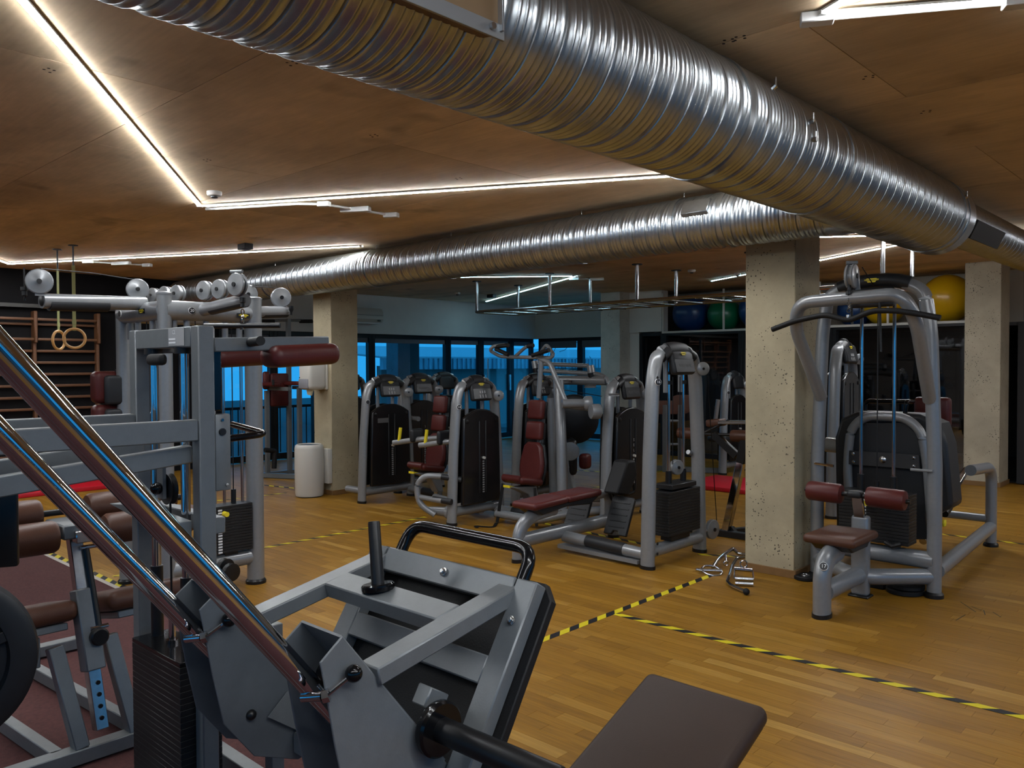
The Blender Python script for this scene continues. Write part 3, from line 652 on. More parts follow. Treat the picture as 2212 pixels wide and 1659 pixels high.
for y0, y1 in ((.78, 1.185), (1.30, 1.70)):
    obj('hip_pad', M().rbox((BX-.10, (y0+y1)/2, .58), (.34, y1-y0, .085), (Vector((.97, 0, .22)), Vector((0, 1, 0)), Vector((-.22, 0, .97))), .035, 4), brown, rb, sharp=60)
    obj('pad_plate', M().rbox((BX-.08, (y0+y1)/2, .523), (.26, y1-y0-.08, .03), (Vector((.97, 0, .22)), Vector((0, 1, 0)), Vector((-.22, 0, .97))), .004), framegrey, rb)
for y in (1.03, 1.46): obj('pad_bracket', M().box((BX-.02, y-.02, .40), (BX+.02, y+.02, .52), .003), framegrey, rb)
# big iron plate on a horn at the left edge, hung on the lever of the calf machine
wp = Vector((-2.42, .47, .86)); 
w = thing('weight_plate', 'big black iron weight plate cut off by the left edge', 'weight plate', wp)
dsc = Vector((.93, -.36, 0)).normalized()
obj('disc', M().lathe(wp, dsc, [(.02, .012), (.075, .012), (.085, -.008), (.155, -.008), (.165, .012), (.21, .014), (.225, .006), (.225, -.03), (.02, -.03)], 56), iron, w)
for k in range(5):
    a_ = 2*math.pi*k/5+.3; sv, uv = perp(dsc); e_ = sv*math.cos(a_)+uv*math.sin(a_)
    obj('spoke', M().bar(wp+e_*.07+dsc*.0, wp+e_*.165+dsc*.0, .03, .018, up=dsc, bev=.003), iron, w)
obj('hub', M().lathe(wp+dsc*.012, dsc, [(.045, 0), (.045, .012), (.028, .014), (.028, 0)], 24), brushed, w)
obj('plate_horn', M().cyl(wp-dsc*.25+Vector((0, 0, 0)), wp+dsc*.06, .025, n=20), black, cfm)
obj('horn_arm', M().bar(wp-dsc*.2, (CXR-.06, CYY-1.2, 1.18), .05, .05), black, cfm)
q = EYE+ray(-8, 1130)*2.55
obj('black_guard', M().rbox(q, (.03, .12, .28), (Vector((.9, -.43, 0)).normalized(), Vector((.43, .9, 0)).normalized(), Vector((0, 0, 1))), .008, 2), black, cfm)
# ================================================================== cable tower with pulley arms
ct = thing('cable_tower', 'silver multi station cable tower with pulley arms and a hanging short bar', 'cable machine', (-5.84, 2.73, 0))
PC, PR, PLF, PB = (-5.487, 2.40), (-5.487, 3.053), (-6.19, 2.40), (-6.19, 3.053)
for p, rr in ((PC, .048), (PR, .062), (PLF, .05), (PB, .05)):
    o = obj('post', M().tube([(*p, .03), (*p, 2.09)], rr, n=24), silver, ct)
    obj('foot', M().lathe((*p, 0), (0, 0, 1), [(rr+.012, 0), (rr+.012, .02), (rr, .035)], 24), black, o)
    obj('post_cap', M().lathe((*p, 2.09), (0, 0, 1), [(rr+.004, 0), (rr+.004, .012), (rr-.01, .02)], 24), silver, o)
def beam(a, b, z, rv, rh, nm='beam', m_=silver): return obj(nm, M().tube([(*a, z), (*b, z)], rh, rv, n=24), m_, ct)
b1 = beam(PC, PR, 1.985, .068, .055); b2 = beam(PC, PLF, 1.985, .068, .055); beam(PLF, PB, 1.985, .06, .05); beam(PR, PB, 1.985, .06, .05)
for a, b in ((PC, PR), (PC, PLF), (PR, PB)): beam(a, b, .20, .055, .045, 'base_beam')
# number badge and maker's badge on the beams
def badge(parent, c, n, r, num):
    c, n = vec(c), vec(n).normalized(); rt_ = Vector((0, 0, 1)).cross(n).normalized(); u = n.cross(rt_)
    rim = obj('badge_rim', M().lathe(c-n*.014, n, [(r*1.1, 0), (r*1.1, .016)], 24), inkw, parent)
    obj('number_badge', M().lathe(c-n*.013, n, [(r, 0), (r, .0165)], 24), black, parent)
    if num.strip(): text('number', num, c+n*.005, rt_, u, r*1.35, inkw, parent)
def logo(parent, c, n, w, plate=True, u=None):
    c, n = vec(c), vec(n).normalized(); rt_ = Vector((0, 0, 1)).cross(n).normalized(); u = n.cross(rt_); h = w*.30
    if plate: obj('badge_plate', M().rbox(c, (w*1.35, h*1.5, .004), (rt_, u, n), .001), black, parent)
    q = [(-.5, .3), (-.38, .3), (-.34, .5), (.34, .5), (.38, .3), (.5, .3), (.5, -.05), (.32, -.12), (.26, -.5), (-.26, -.5), (-.32, -.12), (-.5, -.05)]
    obj('maker_badge', M().prism([c+rt_*a*w+u*b*h+n*.0025 for a, b in q], n*.0015), yellow, parent)
    text('maker_name', 'TECHNOGYM', c+n*.0045, rt_, u, w*.17, black, parent, .0004)
badge(b1, (-5.43, 2.565, 1.985), (1, 0, 0), .022, '20'); logo(b1, (-5.428, 2.945, 1.965), (1, 0, 0), .075)
logo(b2, (-5.72, 2.343, 1.985), (0, -1, 0), .075); badge(b2, (-6.1, 2.343, 1.985), (0, -1, 0), .022, ' ')
def pulley(parent, c, n, r, t=.03, nm='pulley'):
    c, n = vec(c), vec(n).normalized(); o = None
    o = obj(nm, M().lathe(c-n*t/2, n, [(r*.25, -.006), (r*.3, -.004), (r*.93, 0), (r, t*.12), (r, t*.28), (r*.86, t*.36), (r*.86, t*.64), (r, t*.72), (r, t*.88), (r*.93, t), (r*.3, t+.004), (r*.25, t+.006)], 32), silver, parent, sharp=30)
    obj('pulley_bolt', M().cyl(c+n*(t/2), c+n*(t/2+.014), r*.2, n=10), black, o)
    return o
# arm reaching left towards the camera
A1 = EYE+ray(90, 650)*5.15; A0 = Vector((*PLF, 1.0)); A0 = Vector((-5.80, 2.40, 2.045))
a1 = obj('pulley_arm', M().tube([A0, A1], .048, n=20, caps=True), silver, ct)
dA = (A1-A0).normalized(); pa, pb = A0+(A1-A0)*.38, A0+(A1-A0)*.93
obj('arm_grip', M().tube([pa-Vector((-.008, .008, .020)), pb-Vector((-.008, .008, .020))], .043, n=16), darkgrey, a1)
obj('arm_mouth', M().lathe(A1+dA*.001, dA, [(.034, 0), (.030, .002), (.001, .002)], 20), black, a1)
pn1 = EYE+ray(85, 608)*5.12; nn = (Vector((.95, -.3, 0))).normalized()
pulley(ct, pn1, nn, .079, .035); obj('pulley_cheek', M().bar(pn1-Vector((0, 0, .09)), pn1, .05, .012, up=nn), silver, ct)
pulley(ct, EYE+ray(297, 625)*5.75, nn, .075, .035)
obj('cable', M().tube([EYE+ray(88, 580)*5.12, EYE+ray(200, 590)*5.45, EYE+ray(290, 604)*5.75], .004, n=8), black, ct)
hk = EYE+ray(53, 640)*5.12
cb = obj('cable_stop', M().lathe(hk+Vector((0, 0, .06)), (0, 0, -1), [(.004, -.12), (.004, 0), (.022, .002), (.022, .022), (.015, .026), (.015, .055), (.01, .06)], 16), black, ct)
obj('clip', M().cyl(hk-Vector((0, 0, .03)), hk, .008, n=8), chrome, cb)
# arm reaching towards the camera on the right
B0 = EYE+ray(430, 672)*5.7; B1 = EYE+ray(530, 648)*5.25
a2 = obj('pulley_arm', M().tube([B0, B1], .042, n=18), silver, ct); obj('arm_grip', M().tube([B0+(B1-B0)*.3-Vector((0, 0, .012)), B1-Vector((0, 0, .012))], .036, n=16), darkgrey, a2)
pc = EYE+ray(513, 615)*5.2; pulley(ct, pc, (.25, -.97, 0), .075, .045)
obj('pulley_bridge', M().cyl(pc+Vector((-.05, -.02, .085)), pc+Vector((.03, .02, .085)), .011, n=10), silver, ct)
hb = EYE+ray(524, 660)*5.2
s_ = obj('cable_stop', M().lathe(hb+Vector((0, 0, .05)), (0, 0, -1), [(.02, 0), (.02, .03), (.014, .034), (.014, .06)], 16), black, ct)
obj('clip', M().ring(hb-Vector((0, 0, .04)), (1, .5, 0), .016, .004, 16, 6), chrome, s_); obj('clip', M().ring(hb-Vector((0, 0, .075)), (.2, 1, 0), .016, .004, 16, 6), chrome, s_)
# hanging short bar
q0, q1 = EYE+ray(441, 704)*5.2, EYE+ray(605, 703)*5.2
sb = thing('short_pull_bar', 'short straight black pull bar hanging from the cable tower pulley', 'pull bar', hb-Vector((0, 0, .14)))
obj('bar', M().tube([q0, q1], .017, n=16), black, sb); mid = EYE+ray(523, 690)*5.2
obj('swivel', M().cyl(mid+Vector((0, 0, .02)), EYE+ray(523, 712)*5.2, .014, n=12), chrome, sb); obj('hanger_ring', M().ring(mid+Vector((0, 0, .0)), (.5, 1, 0), .022, .006, 16, 8), chrome, sb)
# far arm on the right
E0, E1 = Vector((*PR, 2.0)), EYE+ray(617, 673)*6.35
a3 = obj('pulley_arm', M().tube([E0, E1], .042, n=18), silver, ct); obj('arm_grip', M().tube([E0+(E1-E0)*.25-Vector((0, 0, .012)), E1-Vector((0, 0, .012))], .036, n=16), darkgrey, a3)
pulley(ct, EYE+ray(607, 643)*6.3, (.95, -.3, 0), .077, .035); pulley(ct, EYE+ray(535, 636)*6.3, (.95, -.3, 0), .075, .035)
obj('cable', M().tube([EYE+ray(535, 618)*6.3, EYE+ray(600, 622)*6.3], .004, n=8), black, ct)
e = EYE+ray(629, 675)*6.3; obj('cable_stop', M().lathe(e+Vector((0, 0, .05)), (0, 0, -1), [(.018, 0), (.018, .03), (.008, .05), (.008, .07)], 12), black, ct)
# small pulleys on top of the beams
for x, y, d, r in ((333, 638, 6.05, .055), (358, 636, 6.0, .06), (384, 634, 5.95, .062), (443, 628, 5.75, .07), (476, 625, 5.7, .07)):
    pulley(ct, EYE+ray(x, y)*d, (.25, -.97, 0), r, .05)
# short guide tubes under the beam
for y in (2.47, 2.56, 2.70, 2.84, 2.95): obj('guide_tube', M().cyl((-5.50, y, 1.80), (-5.50, y, 1.95), .022, n=14), silver, ct)
for x in (-5.6, -5.7, -5.95, -6.08): obj('guide_tube', M().cyl((x, 2.41, 1.80), (x, 2.41, 1.95), .022, n=14), silver, ct)
for y in (2.82, 2.96): obj('guide_rod', M().cyl((-5.50, y, .2), (-5.50, y, 1.8), .011, n=12), chrome, ct)
obj('guide_rod', M().cyl((-5.62, 2.41, .2), (-5.62, 2.41, 1.8), .011, n=12), chrome, ct)
for x, y in ((-5.5, 2.89), (-5.5, 2.62), (-5.80, 2.41)): obj('cable', M().cyl((x, y, .6), (x, y, 1.95), .004, n=8), black, ct)
# weight stack by the right post
z = .27
for i in range(17):
    obj('stack_plate', M().box((-5.57, 2.72, z), (-5.43, 3.0, z+.0185), .002), iron, ct); z += .0200
for i in range(16): obj('stack_label', M().box((-5.43, 2.735, .275+.02*i), (-5.428, 2.765, .287+.02*i)), inkw, ct)
pn_ = obj('selector_pin', M().cyl((-5.43, 2.78, .555), (-5.385, 2.78, .555), .018, n=14), yellow, ct)
obj('stack_stem', M().cyl((-5.5, 2.89, z), (-5.5, 2.89, z+.10), .018, n=12), black, ct)
obj('stack_stop', M().box((-5.53, 2.8, .235), (-5.46, 2.9, .27)), black, ct)
# foot pulleys on the base
for x, y, d in ((497, 1236, 5.55), (485, 1225, 5.6)):
    c = EYE+ray(x, y)*d; obj('base_pulley', M().lathe(c-Vector((.02, 0, 0)), (1, .15, 0), [(.02, 0), (.06, .004), (.048, .02), (.048, .03), (.06, .046), (.02, .05)], 24), black, ct)
# seat pad hung on the far side of the tower
for z0, z1, w in ((1.335, 1.57, .19), (1.08, 1.325, .19)):
    c = PY(253, 845, 2.32); obj('back_pad', M().rbox((-6.27, 2.30, (z0+z1)/2), (.13, .19, z1-z0), None, .04, 4), maroon, ct, sharp=60)
    obj('pad_shell', M().rbox((-6.18, 2.335, (z0+z1)/2-.02), (.06, .15, z1-z0-.02), None, .025, 3), darkgrey, ct)
obj('pad_post', M().bar((-6.22, 2.37, 1.0), (-6.22, 2.37, 1.585), .03, .03, up=(0, 1, 0)), black, ct)
# ================================================================== selectorised machines
def tower(r_, X, Yc, h, hw, num=None, shroud=True, stackh=.55, front=1, label_text=True, vtext=False, pul=True, leg=.062, detail=True):
    """A-frame weight tower in the plane X, display towards +X"""
    for s in (-1, 1):
        pts = [(X, Yc+s*hw, .02), (X, Yc+s*(hw-.03), h*.5), (X, Yc+s*(hw-.075), h*.86), (X, Yc+s*(hw-.13), h-.06), (X, Yc+s*(hw-.24), h-.035)]
        l = obj('leg', M().tube(pts, .062, .040, n=20, fil=.12, up=(0, 1, 0)), silver, r_)
        obj('foot', M().tube([(X, Yc+s*hw, 0), (X, Yc+s*hw, .028)], .068, .046, n=20, up=(0, 1, 0)), black, l)
    top = h
    obj('top_cover', M().tube([(X, Yc-hw+.16, top-.075), (X, Yc-hw+.25, top-.03), (X, Yc, top-.015), (X, Yc+hw-.25, top-.03), (X, Yc+hw-.16, top-.075)], .070, .052, n=20, fil=.1, up=(0, 1, 0)), darkgrey, r_)
    dw = .145 if h < 1.6 else .16; dh = .20
    dc = Vector((X+.055, Yc+.01, top-.12)); n = Vector((.96, 0, .2)).normalized(); u = Vector((-.2, 0, .96)).normalized()
    d = obj('display', M().rbox(dc, (.06, dw*2, dh), (n, Vector((0, 1, 0)), u), .03, 3), darkgrey, r_)
    if detail:
        logo(d, dc+n*.032+u*.068, n, .085, plate=False)
        obj('display_panel', M().rbox(dc+n*.03-u*.03, (.004, dw*1.75, .105), (n, Vector((0, 1, 0)), u), .001), mat('panel_grey', (.025, .027, .03), .3), d)
        if label_text: text('display_text', 'SELECTION', dc+n*.0335-u*.03, (0, 1, 0), u, .036, mat('faint_print', (.10, .10, .105), .5), d, .0004)
        else:
            for yy in (-.04, 0, .04):
                obj('pictogram', M().rbox(dc+n*.033-u*.055+Vector((0, yy, 0)), (.002, .012, .035), (n, Vector((0, 1, 0)), u)), mat('pale_print', (.32, .32, .32), .5), d)
                obj('pictogram', M().rbox(dc+n*.033-u*.012+Vector((0, yy*.8, 0)), (.002, .016, .028), (n, Vector((0, 1, 0)), u)), MATS['pale_print'], d)
    # cross beam
    obj('base_beam', M().tube([(X, Yc-hw+.02, .13), (X, Yc+hw-.02, .13)], .055, .05, n=18), silver, r_)
    for yy in (-.12, .10): obj('top_stem', M().cyl((X-.01, Yc+yy, top-.36), (X-.01, Yc+yy, top-.08), .02, n=12), silver, r_)
    if shroud:
        zt = h-.30; w = hw-.075; pl = []
        for i in range(9):
            t = -1+2*i/8; pl.append((X+.045, Yc+w*t*.93, zt-.09*abs(t)**2.2))
        pl = [(X+.045, Yc-w, .19), (X+.045, Yc-w*.98, .6)] + pl + [(X+.045, Yc+w*.98, .6), (X+.045, Yc+w, .19)]
        sh_ = obj('shroud', M().prism(pl, (.045, 0, 0)), shroudm, r_, bevel=.012)
        obj('shroud_back', M().prism([(p[0]-.17, p[1], p[2]) for p in pl], (.045, 0, 0)), shroudm, r_)
        obj('shroud_channel', M().box((X+.085, Yc-.045, .3), (X+.098, Yc-.03, zt-.12), .003), darkgrey, sh_)
        obj('shroud_channel', M().box((X+.085, Yc+.045, .3), (X+.098, Yc+.06, zt-.12), .003), darkgrey, sh_)
        for s in (-1, 1): obj('shroud_screw', M().lathe((X+.09, Yc+s*w*.78, zt-.12), (1, 0, 0), [(.022, 0), (.022, .006), (.008, .009)], 16), black, sh_)
        for i in range(14): obj('stack_label', M().box((X+.09, Yc+.005, .30+.024*i), (X+.0925, Yc+.03, .314+.024*i)), mat('label_print', (.22, .22, .22), .5), sh_)
        obj('selector_pin', M().cyl((X+.085, Yc+.015, .655), (X+.115, Yc+.015, .655), .014, n=12), white, sh_)
        if vtext:
            for i, ch in enumerate('SELECTION'): text('letter', ch, (X+.0925, Yc+.02, zt-.34-.055*i), (0, 1, 0), (0, 0, 1), .04, MATS['pale_print'], sh_, .0004)
    if pul:
        c = Vector((X+.085, Yc+hw-.095, h-.17)); pu = obj('pulley', M().lathe(c, (.82, -.57, 0), [(.03, -.03), (.055, -.028), (.044, -.016), (.044, -.008), (.057, .004), (.05, .010), (.012, .012)], 28), silver, r_)
        obj('pulley_bolt', M().cyl(c+Vector((.0082, -.0057, 0)), c+Vector((.0135, -.0094, 0)), .011, n=10), black, pu)
    if num: badge(r_, (X+.068, Yc-hw+.050, h-.27), (.82, -.57, .04), .023, num)
def seat_unit(r_, X, Y, zs=.44, back=True, tilt=.10):
    """seat facing -Y with a three piece back"""
    obj('seat', M().rbox((X, Y-.15, zs), (.30, .34, .08), (Vector((1, 0, 0)), Vector((0, .985, -.17)), Vector((0, .17, .985))), .038, 4), maroon, r_, sharp=60)
    obj('seat_nose', M().tube([(X-.12, Y-.30, zs+.035), (X+.12, Y-.30, zs+.035)], .037, n=16), maroon, r_)
    obj('seat_shell', M().prism([(X-.06, Y-.33, zs-.05), (X-.06, Y+.0, zs-.06), (X-.06, Y+.06, zs-.30), (X-.06, Y-.02, zs-.30), (X-.06, Y-.12, zs-.14)], (.12, 0, 0)), silver, r_, bevel=.01)
    obj('seat_lever', M().prism([(X-.10, Y-.33, zs-.035), (X-.10, Y-.26, zs-.05), (X-.10, Y-.26, zs-.065), (X-.10, Y-.33, zs-.06)], (.09, 0, 0)), yellow, r_)
    po = obj('seat_post', M().bar((X, Y+.02, .07), (X, Y+.02, zs-.05), .06, .08, up=(0, 1, 0), bev=.006), brushed, r_)
    def P(s): return Vector((X, Y+.02+s*tilt*1.3, zs-.045+s))
    up_ = (P(1)-P(0)).normalized(); fr = Vector((0, -up_.z, up_.y))
    for s0, s1, w0 in ((.02, .42, .32), (.44, .63, .215), (.65, .85, .205)):
        c = (P(s0)+P(s1))/2
        if w0 > .3:
            q = [(-.125, 0), (.125, 0), (.155, .10), (.155, .20), (.115, .36), (.07, .40), (-.07, .40), (-.115, .36), (-.155, .20), (-.155, .10)]
            pts = [P(s0)+Vector((a, 0, 0))+up_*b+fr*.02 for a, b in q]
            obj('back_pad', M().prism(pts, fr*.06), maroon, r_, bevel=.022, sharp=60)
            obj('back_shell', M().prism([p-fr*.035 for p in pts], fr*.033), darkgrey, r_, bevel=.01)
        else:
            obj('back_pad', M().rbox(c+fr*.05, (w0, s1-s0, .07), (Vector((1, 0, 0)), up_, -fr), .028, 4), maroon, r_, sharp=60)
            obj('back_shell', M().rbox(c+fr*.0, (w0-.02, s1-s0-.02, .05), (Vector((1, 0, 0)), up_, -fr), .015, 2), darkgrey, r_)
    obj('back_post', M().bar(P(-.05)+Vector((0, .05, 0)), P(.8)+Vector((0, .05, 0)), .05, .06, up=(0, 1, 0), bev=.006), silver, r_)
# --- number 13 beside the left column
m13 = thing('weight_machine', 'weight machine in black shroud standing closest to the waste bin', 'exercise machine', (-7.75, 6.04, 0))
tower(m13, -7.75, 6.04, 1.45, .37, ' ', label_text=False)
obj('side_tube', M().tube([(-7.75, 5.72, .13), (-8.1, 5.72, .13)], .04, n=14), silver, m13)
obj('warning_plate', M().box((-7.658, 5.84, .93), (-7.656, 6.0, .985)), mat('plate_print', (.10, .10, .10), .4), m13)
obj('base_step', M().tube([(-7.7, 6.36, .10), (-7.1, 6.30, .10)], .04, n=16), silver, m13); obj('step_grip', M().tube([(-7.42, 6.33, .10), (-7.12, 6.30, .10)], .045, n=16), darkgrey, m13)
# --- number 14 with seat and yellow grips
m14 = thing('weight_machine', 'weight machine with yellow grips and a maroon seat behind its tower', 'exercise machine', (-6.0, 5.83, 0))
tower(m14, -6.0, 5.83, 1.455, .345, '14', label_text=False)
seat_unit(m14, -7.06, 6.22, .44)
for dx, yy in ((-.02, 5.62), (.42, 5.62)):
    x = -7.02+dx
    a = obj('lever_arm', M().tube([(x+.5, 5.95, .82), (x+.25, yy+.12, .80), (x-.05, yy, .75)], .030, n=14, fil=.1), silver, m14)
    obj('grip', M().tube([(x+.02, yy+.02, .76), (x+.04, yy+.03, .92)], .018, n=12), yellow, m14)
    obj('elbow_pad', M().rbox((x+.20, yy+.12, .84), (.06, .17, .15), None, .03, 3), darkgrey, m14)
obj('base_rail', M().tube([(-6.0, 5.9, .10), (-6.95, 6.1, .10)], .045, n=16), silver, m14)
obj('base_rail', M().tube([(-6.95, 6.4, .10), (-6.0, 6.1, .10)], .045, n=16), silver, m14)
lo = Vector((-6.28, 5.52, 0))
obj('handle_loop', M().tube([(-6.02, 5.58, .47), (-6.26, 5.36, .49), (-6.34, 5.32, .40), (-6.32, 5.32, .2), (-6.18, 5.42, .09)], .030, n=14, fil=.10), silver, m14)
obj('handle_loop', M().tube([(-6.32, 5.33, .27), (-6.05, 5.40, .25)], .026, n=14), silver, m14)
obj('loop_grip', M().tube([(-6.10, 5.44, .485), (-5.93, 5.56, .455)], .030, n=14), darkgrey, m14); obj('loop_grip', M().tube([(-6.16, 5.38, .26), (-5.95, 5.44, .245)], .030, n=14), darkgrey, m14)
obj('pivot', M().lathe((-6.06, 5.52, .12), (-1, -.3, 0), [(.07, 0), (.07, .03), (.05, .035), (.04, .25)], 20), silver, m14)
obj('base_step', M().tube([(-5.97, 6.1, .09), (-5.45, 6.12, .09)], .042, n=16), silver, m14); obj('step_grip', M().tube([(-5.74, 6.11, .09), (-5.47, 6.12, .09)], .046, n=16), darkgrey, m14)
# --- machine with overhead handlebar
mb_ = thing('weight_machine', 'weight machine with maroon seat, black strap and overhead chrome handlebar', 'exercise machine', (-5.6, 6.6, 0))
tower(mb_, -4.95, 6.99, 1.46, .36, None, vtext=True)
SX, SY = -5.57, 6.22
seat_unit(mb_, SX, SY, .43)
def bY(x, y, Y): return PY(x, y, Y)
H0 = SY+.12
obj('main_post', M().tube([(SX+.27, SY+.16, .05), (SX+.22, SY+.20, .9), (SX+.12, SY+.28, 1.44)], .055, n=18, fil=.2), silver, mb_)
obj('frame_arm', M().tube([(SX+.16, SY+.24, 1.20), (SX+.62, SY+.34, 1.16)], .04, n=14), silver, mb_)
obj('base_rail', M().tube([(SX-.2, SY-.32, .09), (SX+.36, SY-.32, .09), (SX+.36, SY+.3, .09)], .04, n=14, fil=.1), silver, mb_)
obj('base_rail', M().tube([(SX+.3, SY+.1, .09), (-4.95, 6.9, .10)], .045, n=14), silver, mb_)
obj('handlebar_post', M().tube([bY(1164, 860, H0), bY(1169, 778, H0)], .030, .02, n=14, up=(0, 1, 0)), silver, mb_)
obj('swing_arm', M().tube([bY(1165, 774, H0), bY(1187, 782, H0), bY(1200, 815, H0), bY(1222, 868, H0)], .026, n=14, fil=.06), silver, mb_)
ph = obj('swing_hub', M().lathe(bY(1214, 872, H0-.1), (.55, .8, 0), [(.045, 0), (.045, .22), (.07, .24), (.075, .26), (.075, .30)], 22), silver, mb_)
obj('counterweight_arm', M().tube([bY(1250, 872, H0+.1), bY(1280, 888, H0+.1)], .014, n=10), silver, mb_)
obj('counterweight', M().lathe(bY(1276, 889, H0+.02), (.5, .85, 0), [(.07, 0), (.075, .01), (.075, .09), (.06, .1)], 24), silver, mb_)
obj('handlebar', M().tube([bY(1090, 745, H0-.05), bY(1065, 748, H0-.1), bY(1058, 757, H0-.1), bY(1080, 770, H0), bY(1100, 771, H0), bY(1190, 773, H0), bY(1196, 766, H0), bY(1181, 744, H0+.05), bY(1170, 758, H0+.1)], .019, n=12, fil=.05), silver, mb_)
obj('handlebar_prong', M().tube([bY(1113, 770, H0), bY(1135, 750, H0-.05), bY(1142, 748, H0-.08)], .018, n=12, fil=.05), silver, mb_)
for a, b in (((1070, 749), (1098, 746)), ((1071, 754), (1098, 766)), ((1150, 768), (1186, 756)), ((1140, 748), (1152, 746))): obj('bar_grip', M().tube([bY(*a, H0-.08), bY(*b, H0-.08)], .023, n=12), rubber, mb_)
obj('belt', M().bar((SX-.13, SY-.30, .40), (SX-.16, SY-.36, .01), .04, .004, up=(0, 1, 0)), rubber, mb_); obj('belt', M().tube([(SX-.16, SY-.37, .006), (SX-.02, SY-.55, .006), (SX-.22, SY-.62, .006), (SX-.12, SY-.68, .012)], .018, .004, n=8, fil=.08), rubber, mb_)
obj('belt', M().bar((SX+.30, SY-.30, .40), (SX+.34, SY-.32, .03), .035, .004, up=(0, 1, 0)), rubber, mb_)
obj('flat_pulley', M().lathe(bY(1326, 856, 6.6), (0, 0, 1), [(.02, 0), (.06, .002), (.05, .014), (.06, .026), (.02, .03)], 24), silver, mb_)
obj('cable', M().tube([bY(1175, 835, 6.9), bY(1300, 856, 6.62)], .004, n=6), black, mb_)
# --- machine behind it with long horizontal arms and round dark guards
mc = thing('weight_machine', 'weight machine with long horizontal arms and big round black guards behind the overhead handlebar', 'exercise machine', (-6.3, 7.1, 0))
tower(mc, -6.3, 7.10, 1.46, .36, None, label_text=False)
YC = 7.5
obj('cross_arm', M().tube([bY(1150, 820, YC), bY(1310, 822, YC)], .05, .055, n=16), silver, mc)
obj('upper_arm', M().tube([bY(1165, 786, YC), bY(1270, 790, YC)], .025, n=12), silver, mc)
obj('upper_arm', M().tube([bY(1160, 800, YC), bY(1295, 808, YC), bY(1312, 818, YC), bY(1318, 850, YC)], .025, n=12, fil=.12), silver, mc)
for x, y in ((1275, 790), (1155, 780)):
    k_ = obj('arm_sleeve', M().cyl(bY(x, y, YC), bY(x+3, y+16, YC), .045, n=16), silver, mc); obj('arm_clamp', M().cyl(bY(x+3, y+16, YC), bY(x+6, y+36, YC), .05, .035, n=16), black, k_)
for x, y in ((1173, 822), (1222, 828), (1275, 838)): obj('flat_pulley', M().lathe(bY(x, y, YC-.1), (0, 0, 1), [(.02, 0), (.075, .004), (.06, .02), (.075, .036), (.02, .04)], 24), silver, mc)
for x, y, r in ((1240, 905, .30), (1208, 905, .16)): obj('round_guard', M().lathe(bY(x, y, YC+.2), (.6, -.8, 0), [(.03, -.05), (r*.95, -.05), (r, -.03), (r, .04), (r*.9, .06), (.05, .07)], 40), black, mc)
obj('round_guard', M().rbox(bY(1235, 985, YC-.1), (.10, .35, .42), (Vector((.7, .7, 0)), Vector((-.7, .7, 0)), Vector((0, 0, 1))), .05, 3), black, mc)
obj('side_pad', M().rbox(bY(1264, 996, YC-.05), (.12, .14, .18), None, .045, 4), maroon, mc, sharp=60)
obj('guard_hub', M().lathe(bY(1232, 975, YC-.45), (.6, -.8, 0), [(.10, -.02), (.105, .0), (.1, .02), (.02, .025)], 28), silver, mc)
obj('frame_leg', M().bar(bY(1218, 960, YC-.2), bY(1237, 1075, YC-.2), .10, .07, up=(0, 1, 0), bev=.01), silver, mc)
obj('frame_leg', M().tube([bY(1190, 860, YC-.3), bY(1196, 1075, YC-.3)], .05, n=14), silver, mc)
obj('base_rail', M().tube([(-6.1, 7.0, .09), (-5.3, 7.55, .09)], .045, n=14), silver, mc)
# --- towers further back on the left
for x, d, lb, tx in ((905, 10.45, 'weight machine tower just behind the shrouded one near the left column', True), (958, 12.4, 'weight machine tower bathed in blue window light, second row', True), (752, 12.0, 'weight machine glimpsed between the left column and the front tower', False)):
    p = EYE+ray(x, 800)*d
    r_ = thing('weight_machine', lb, 'exercise machine', (p.x, p.y, 0)); tower(r_, p.x, p.y, 1.46, .36, ' ', label_text=tx, vtext=(d < 11), detail=d < 11)
    if d < 11: obj('side_arm', M().tube([(p.x+.05, p.y-.3, .95), (p.x+.4, p.y-.35, .95)], .03, n=12), silver, r_)
# ================================================================== low row, number 16
m16 = thing('rowing_machine', 'seated row machine with open black weight stack and long maroon bench', 'exercise machine', (-3.57, 5.74, 0))
tower(m16, -3.57, 5.73, 1.735, .395, '16', shroud=False, label_text=True)
X16 = -3.57
for i in range(15):
    z = .235+.0235*i
    obj('stack_plate', M().box((X16-.09, 5.50, z), (X16+.09, 5.98, z+.0222), .002), iron, m16)
obj('top_plate', M().box((X16-.085, 5.56, .60), (X16+.085, 5.93, .64), .004), iron, m16)
obj('stack_stop', M().box((X16-.05, 5.6, .18), (X16+.05, 5.88, .235)), black, m16)
for y in (5.64, 5.86):
    g = obj('guide_rod', M().cyl((X16, y, .18), (X16, y, 1.62), .0125, n=16), chrome, m16)
    obj('rod_collar', M().cyl((X16, y, 1.52), (X16, y, 1.545), .025, n=14), black, g); obj('rod_collar', M().cyl((X16, y, 1.44), (X16, y, 1.47), .025, n=14), black, g)
    obj('rod_bush', M().cyl((X16, y, .63), (X16, y, .74), .026, n=14), black, g)
pulley(m16, (X16+.0, 5.755, .76), (1, -.35, 0), .062, .05)
obj('cable', M().cyl((X16, 5.70, .76), (X16, 5.70, 1.5), .004, n=6), black, m16); obj('cable', M().cyl((X16, 5.81, .76), (X16, 5.81, 1.5), .004, n=6), black, m16)
p = Vector((X16+.10, 6.19, .18)); pulley(m16, (X16+.02, 6.30, .17), (1, -.1, 0), .085, .04)
obj('cable', M().tube([(X16+.08, 6.10, 1.6), (X16+.03, 6.37, .17)], .004, n=6), black, m16)
obj('pulley_axle', M().cyl((X16+.0, 6.12, .17), (X16+.02, 6.30, .17), .016, n=10), silver, m16)
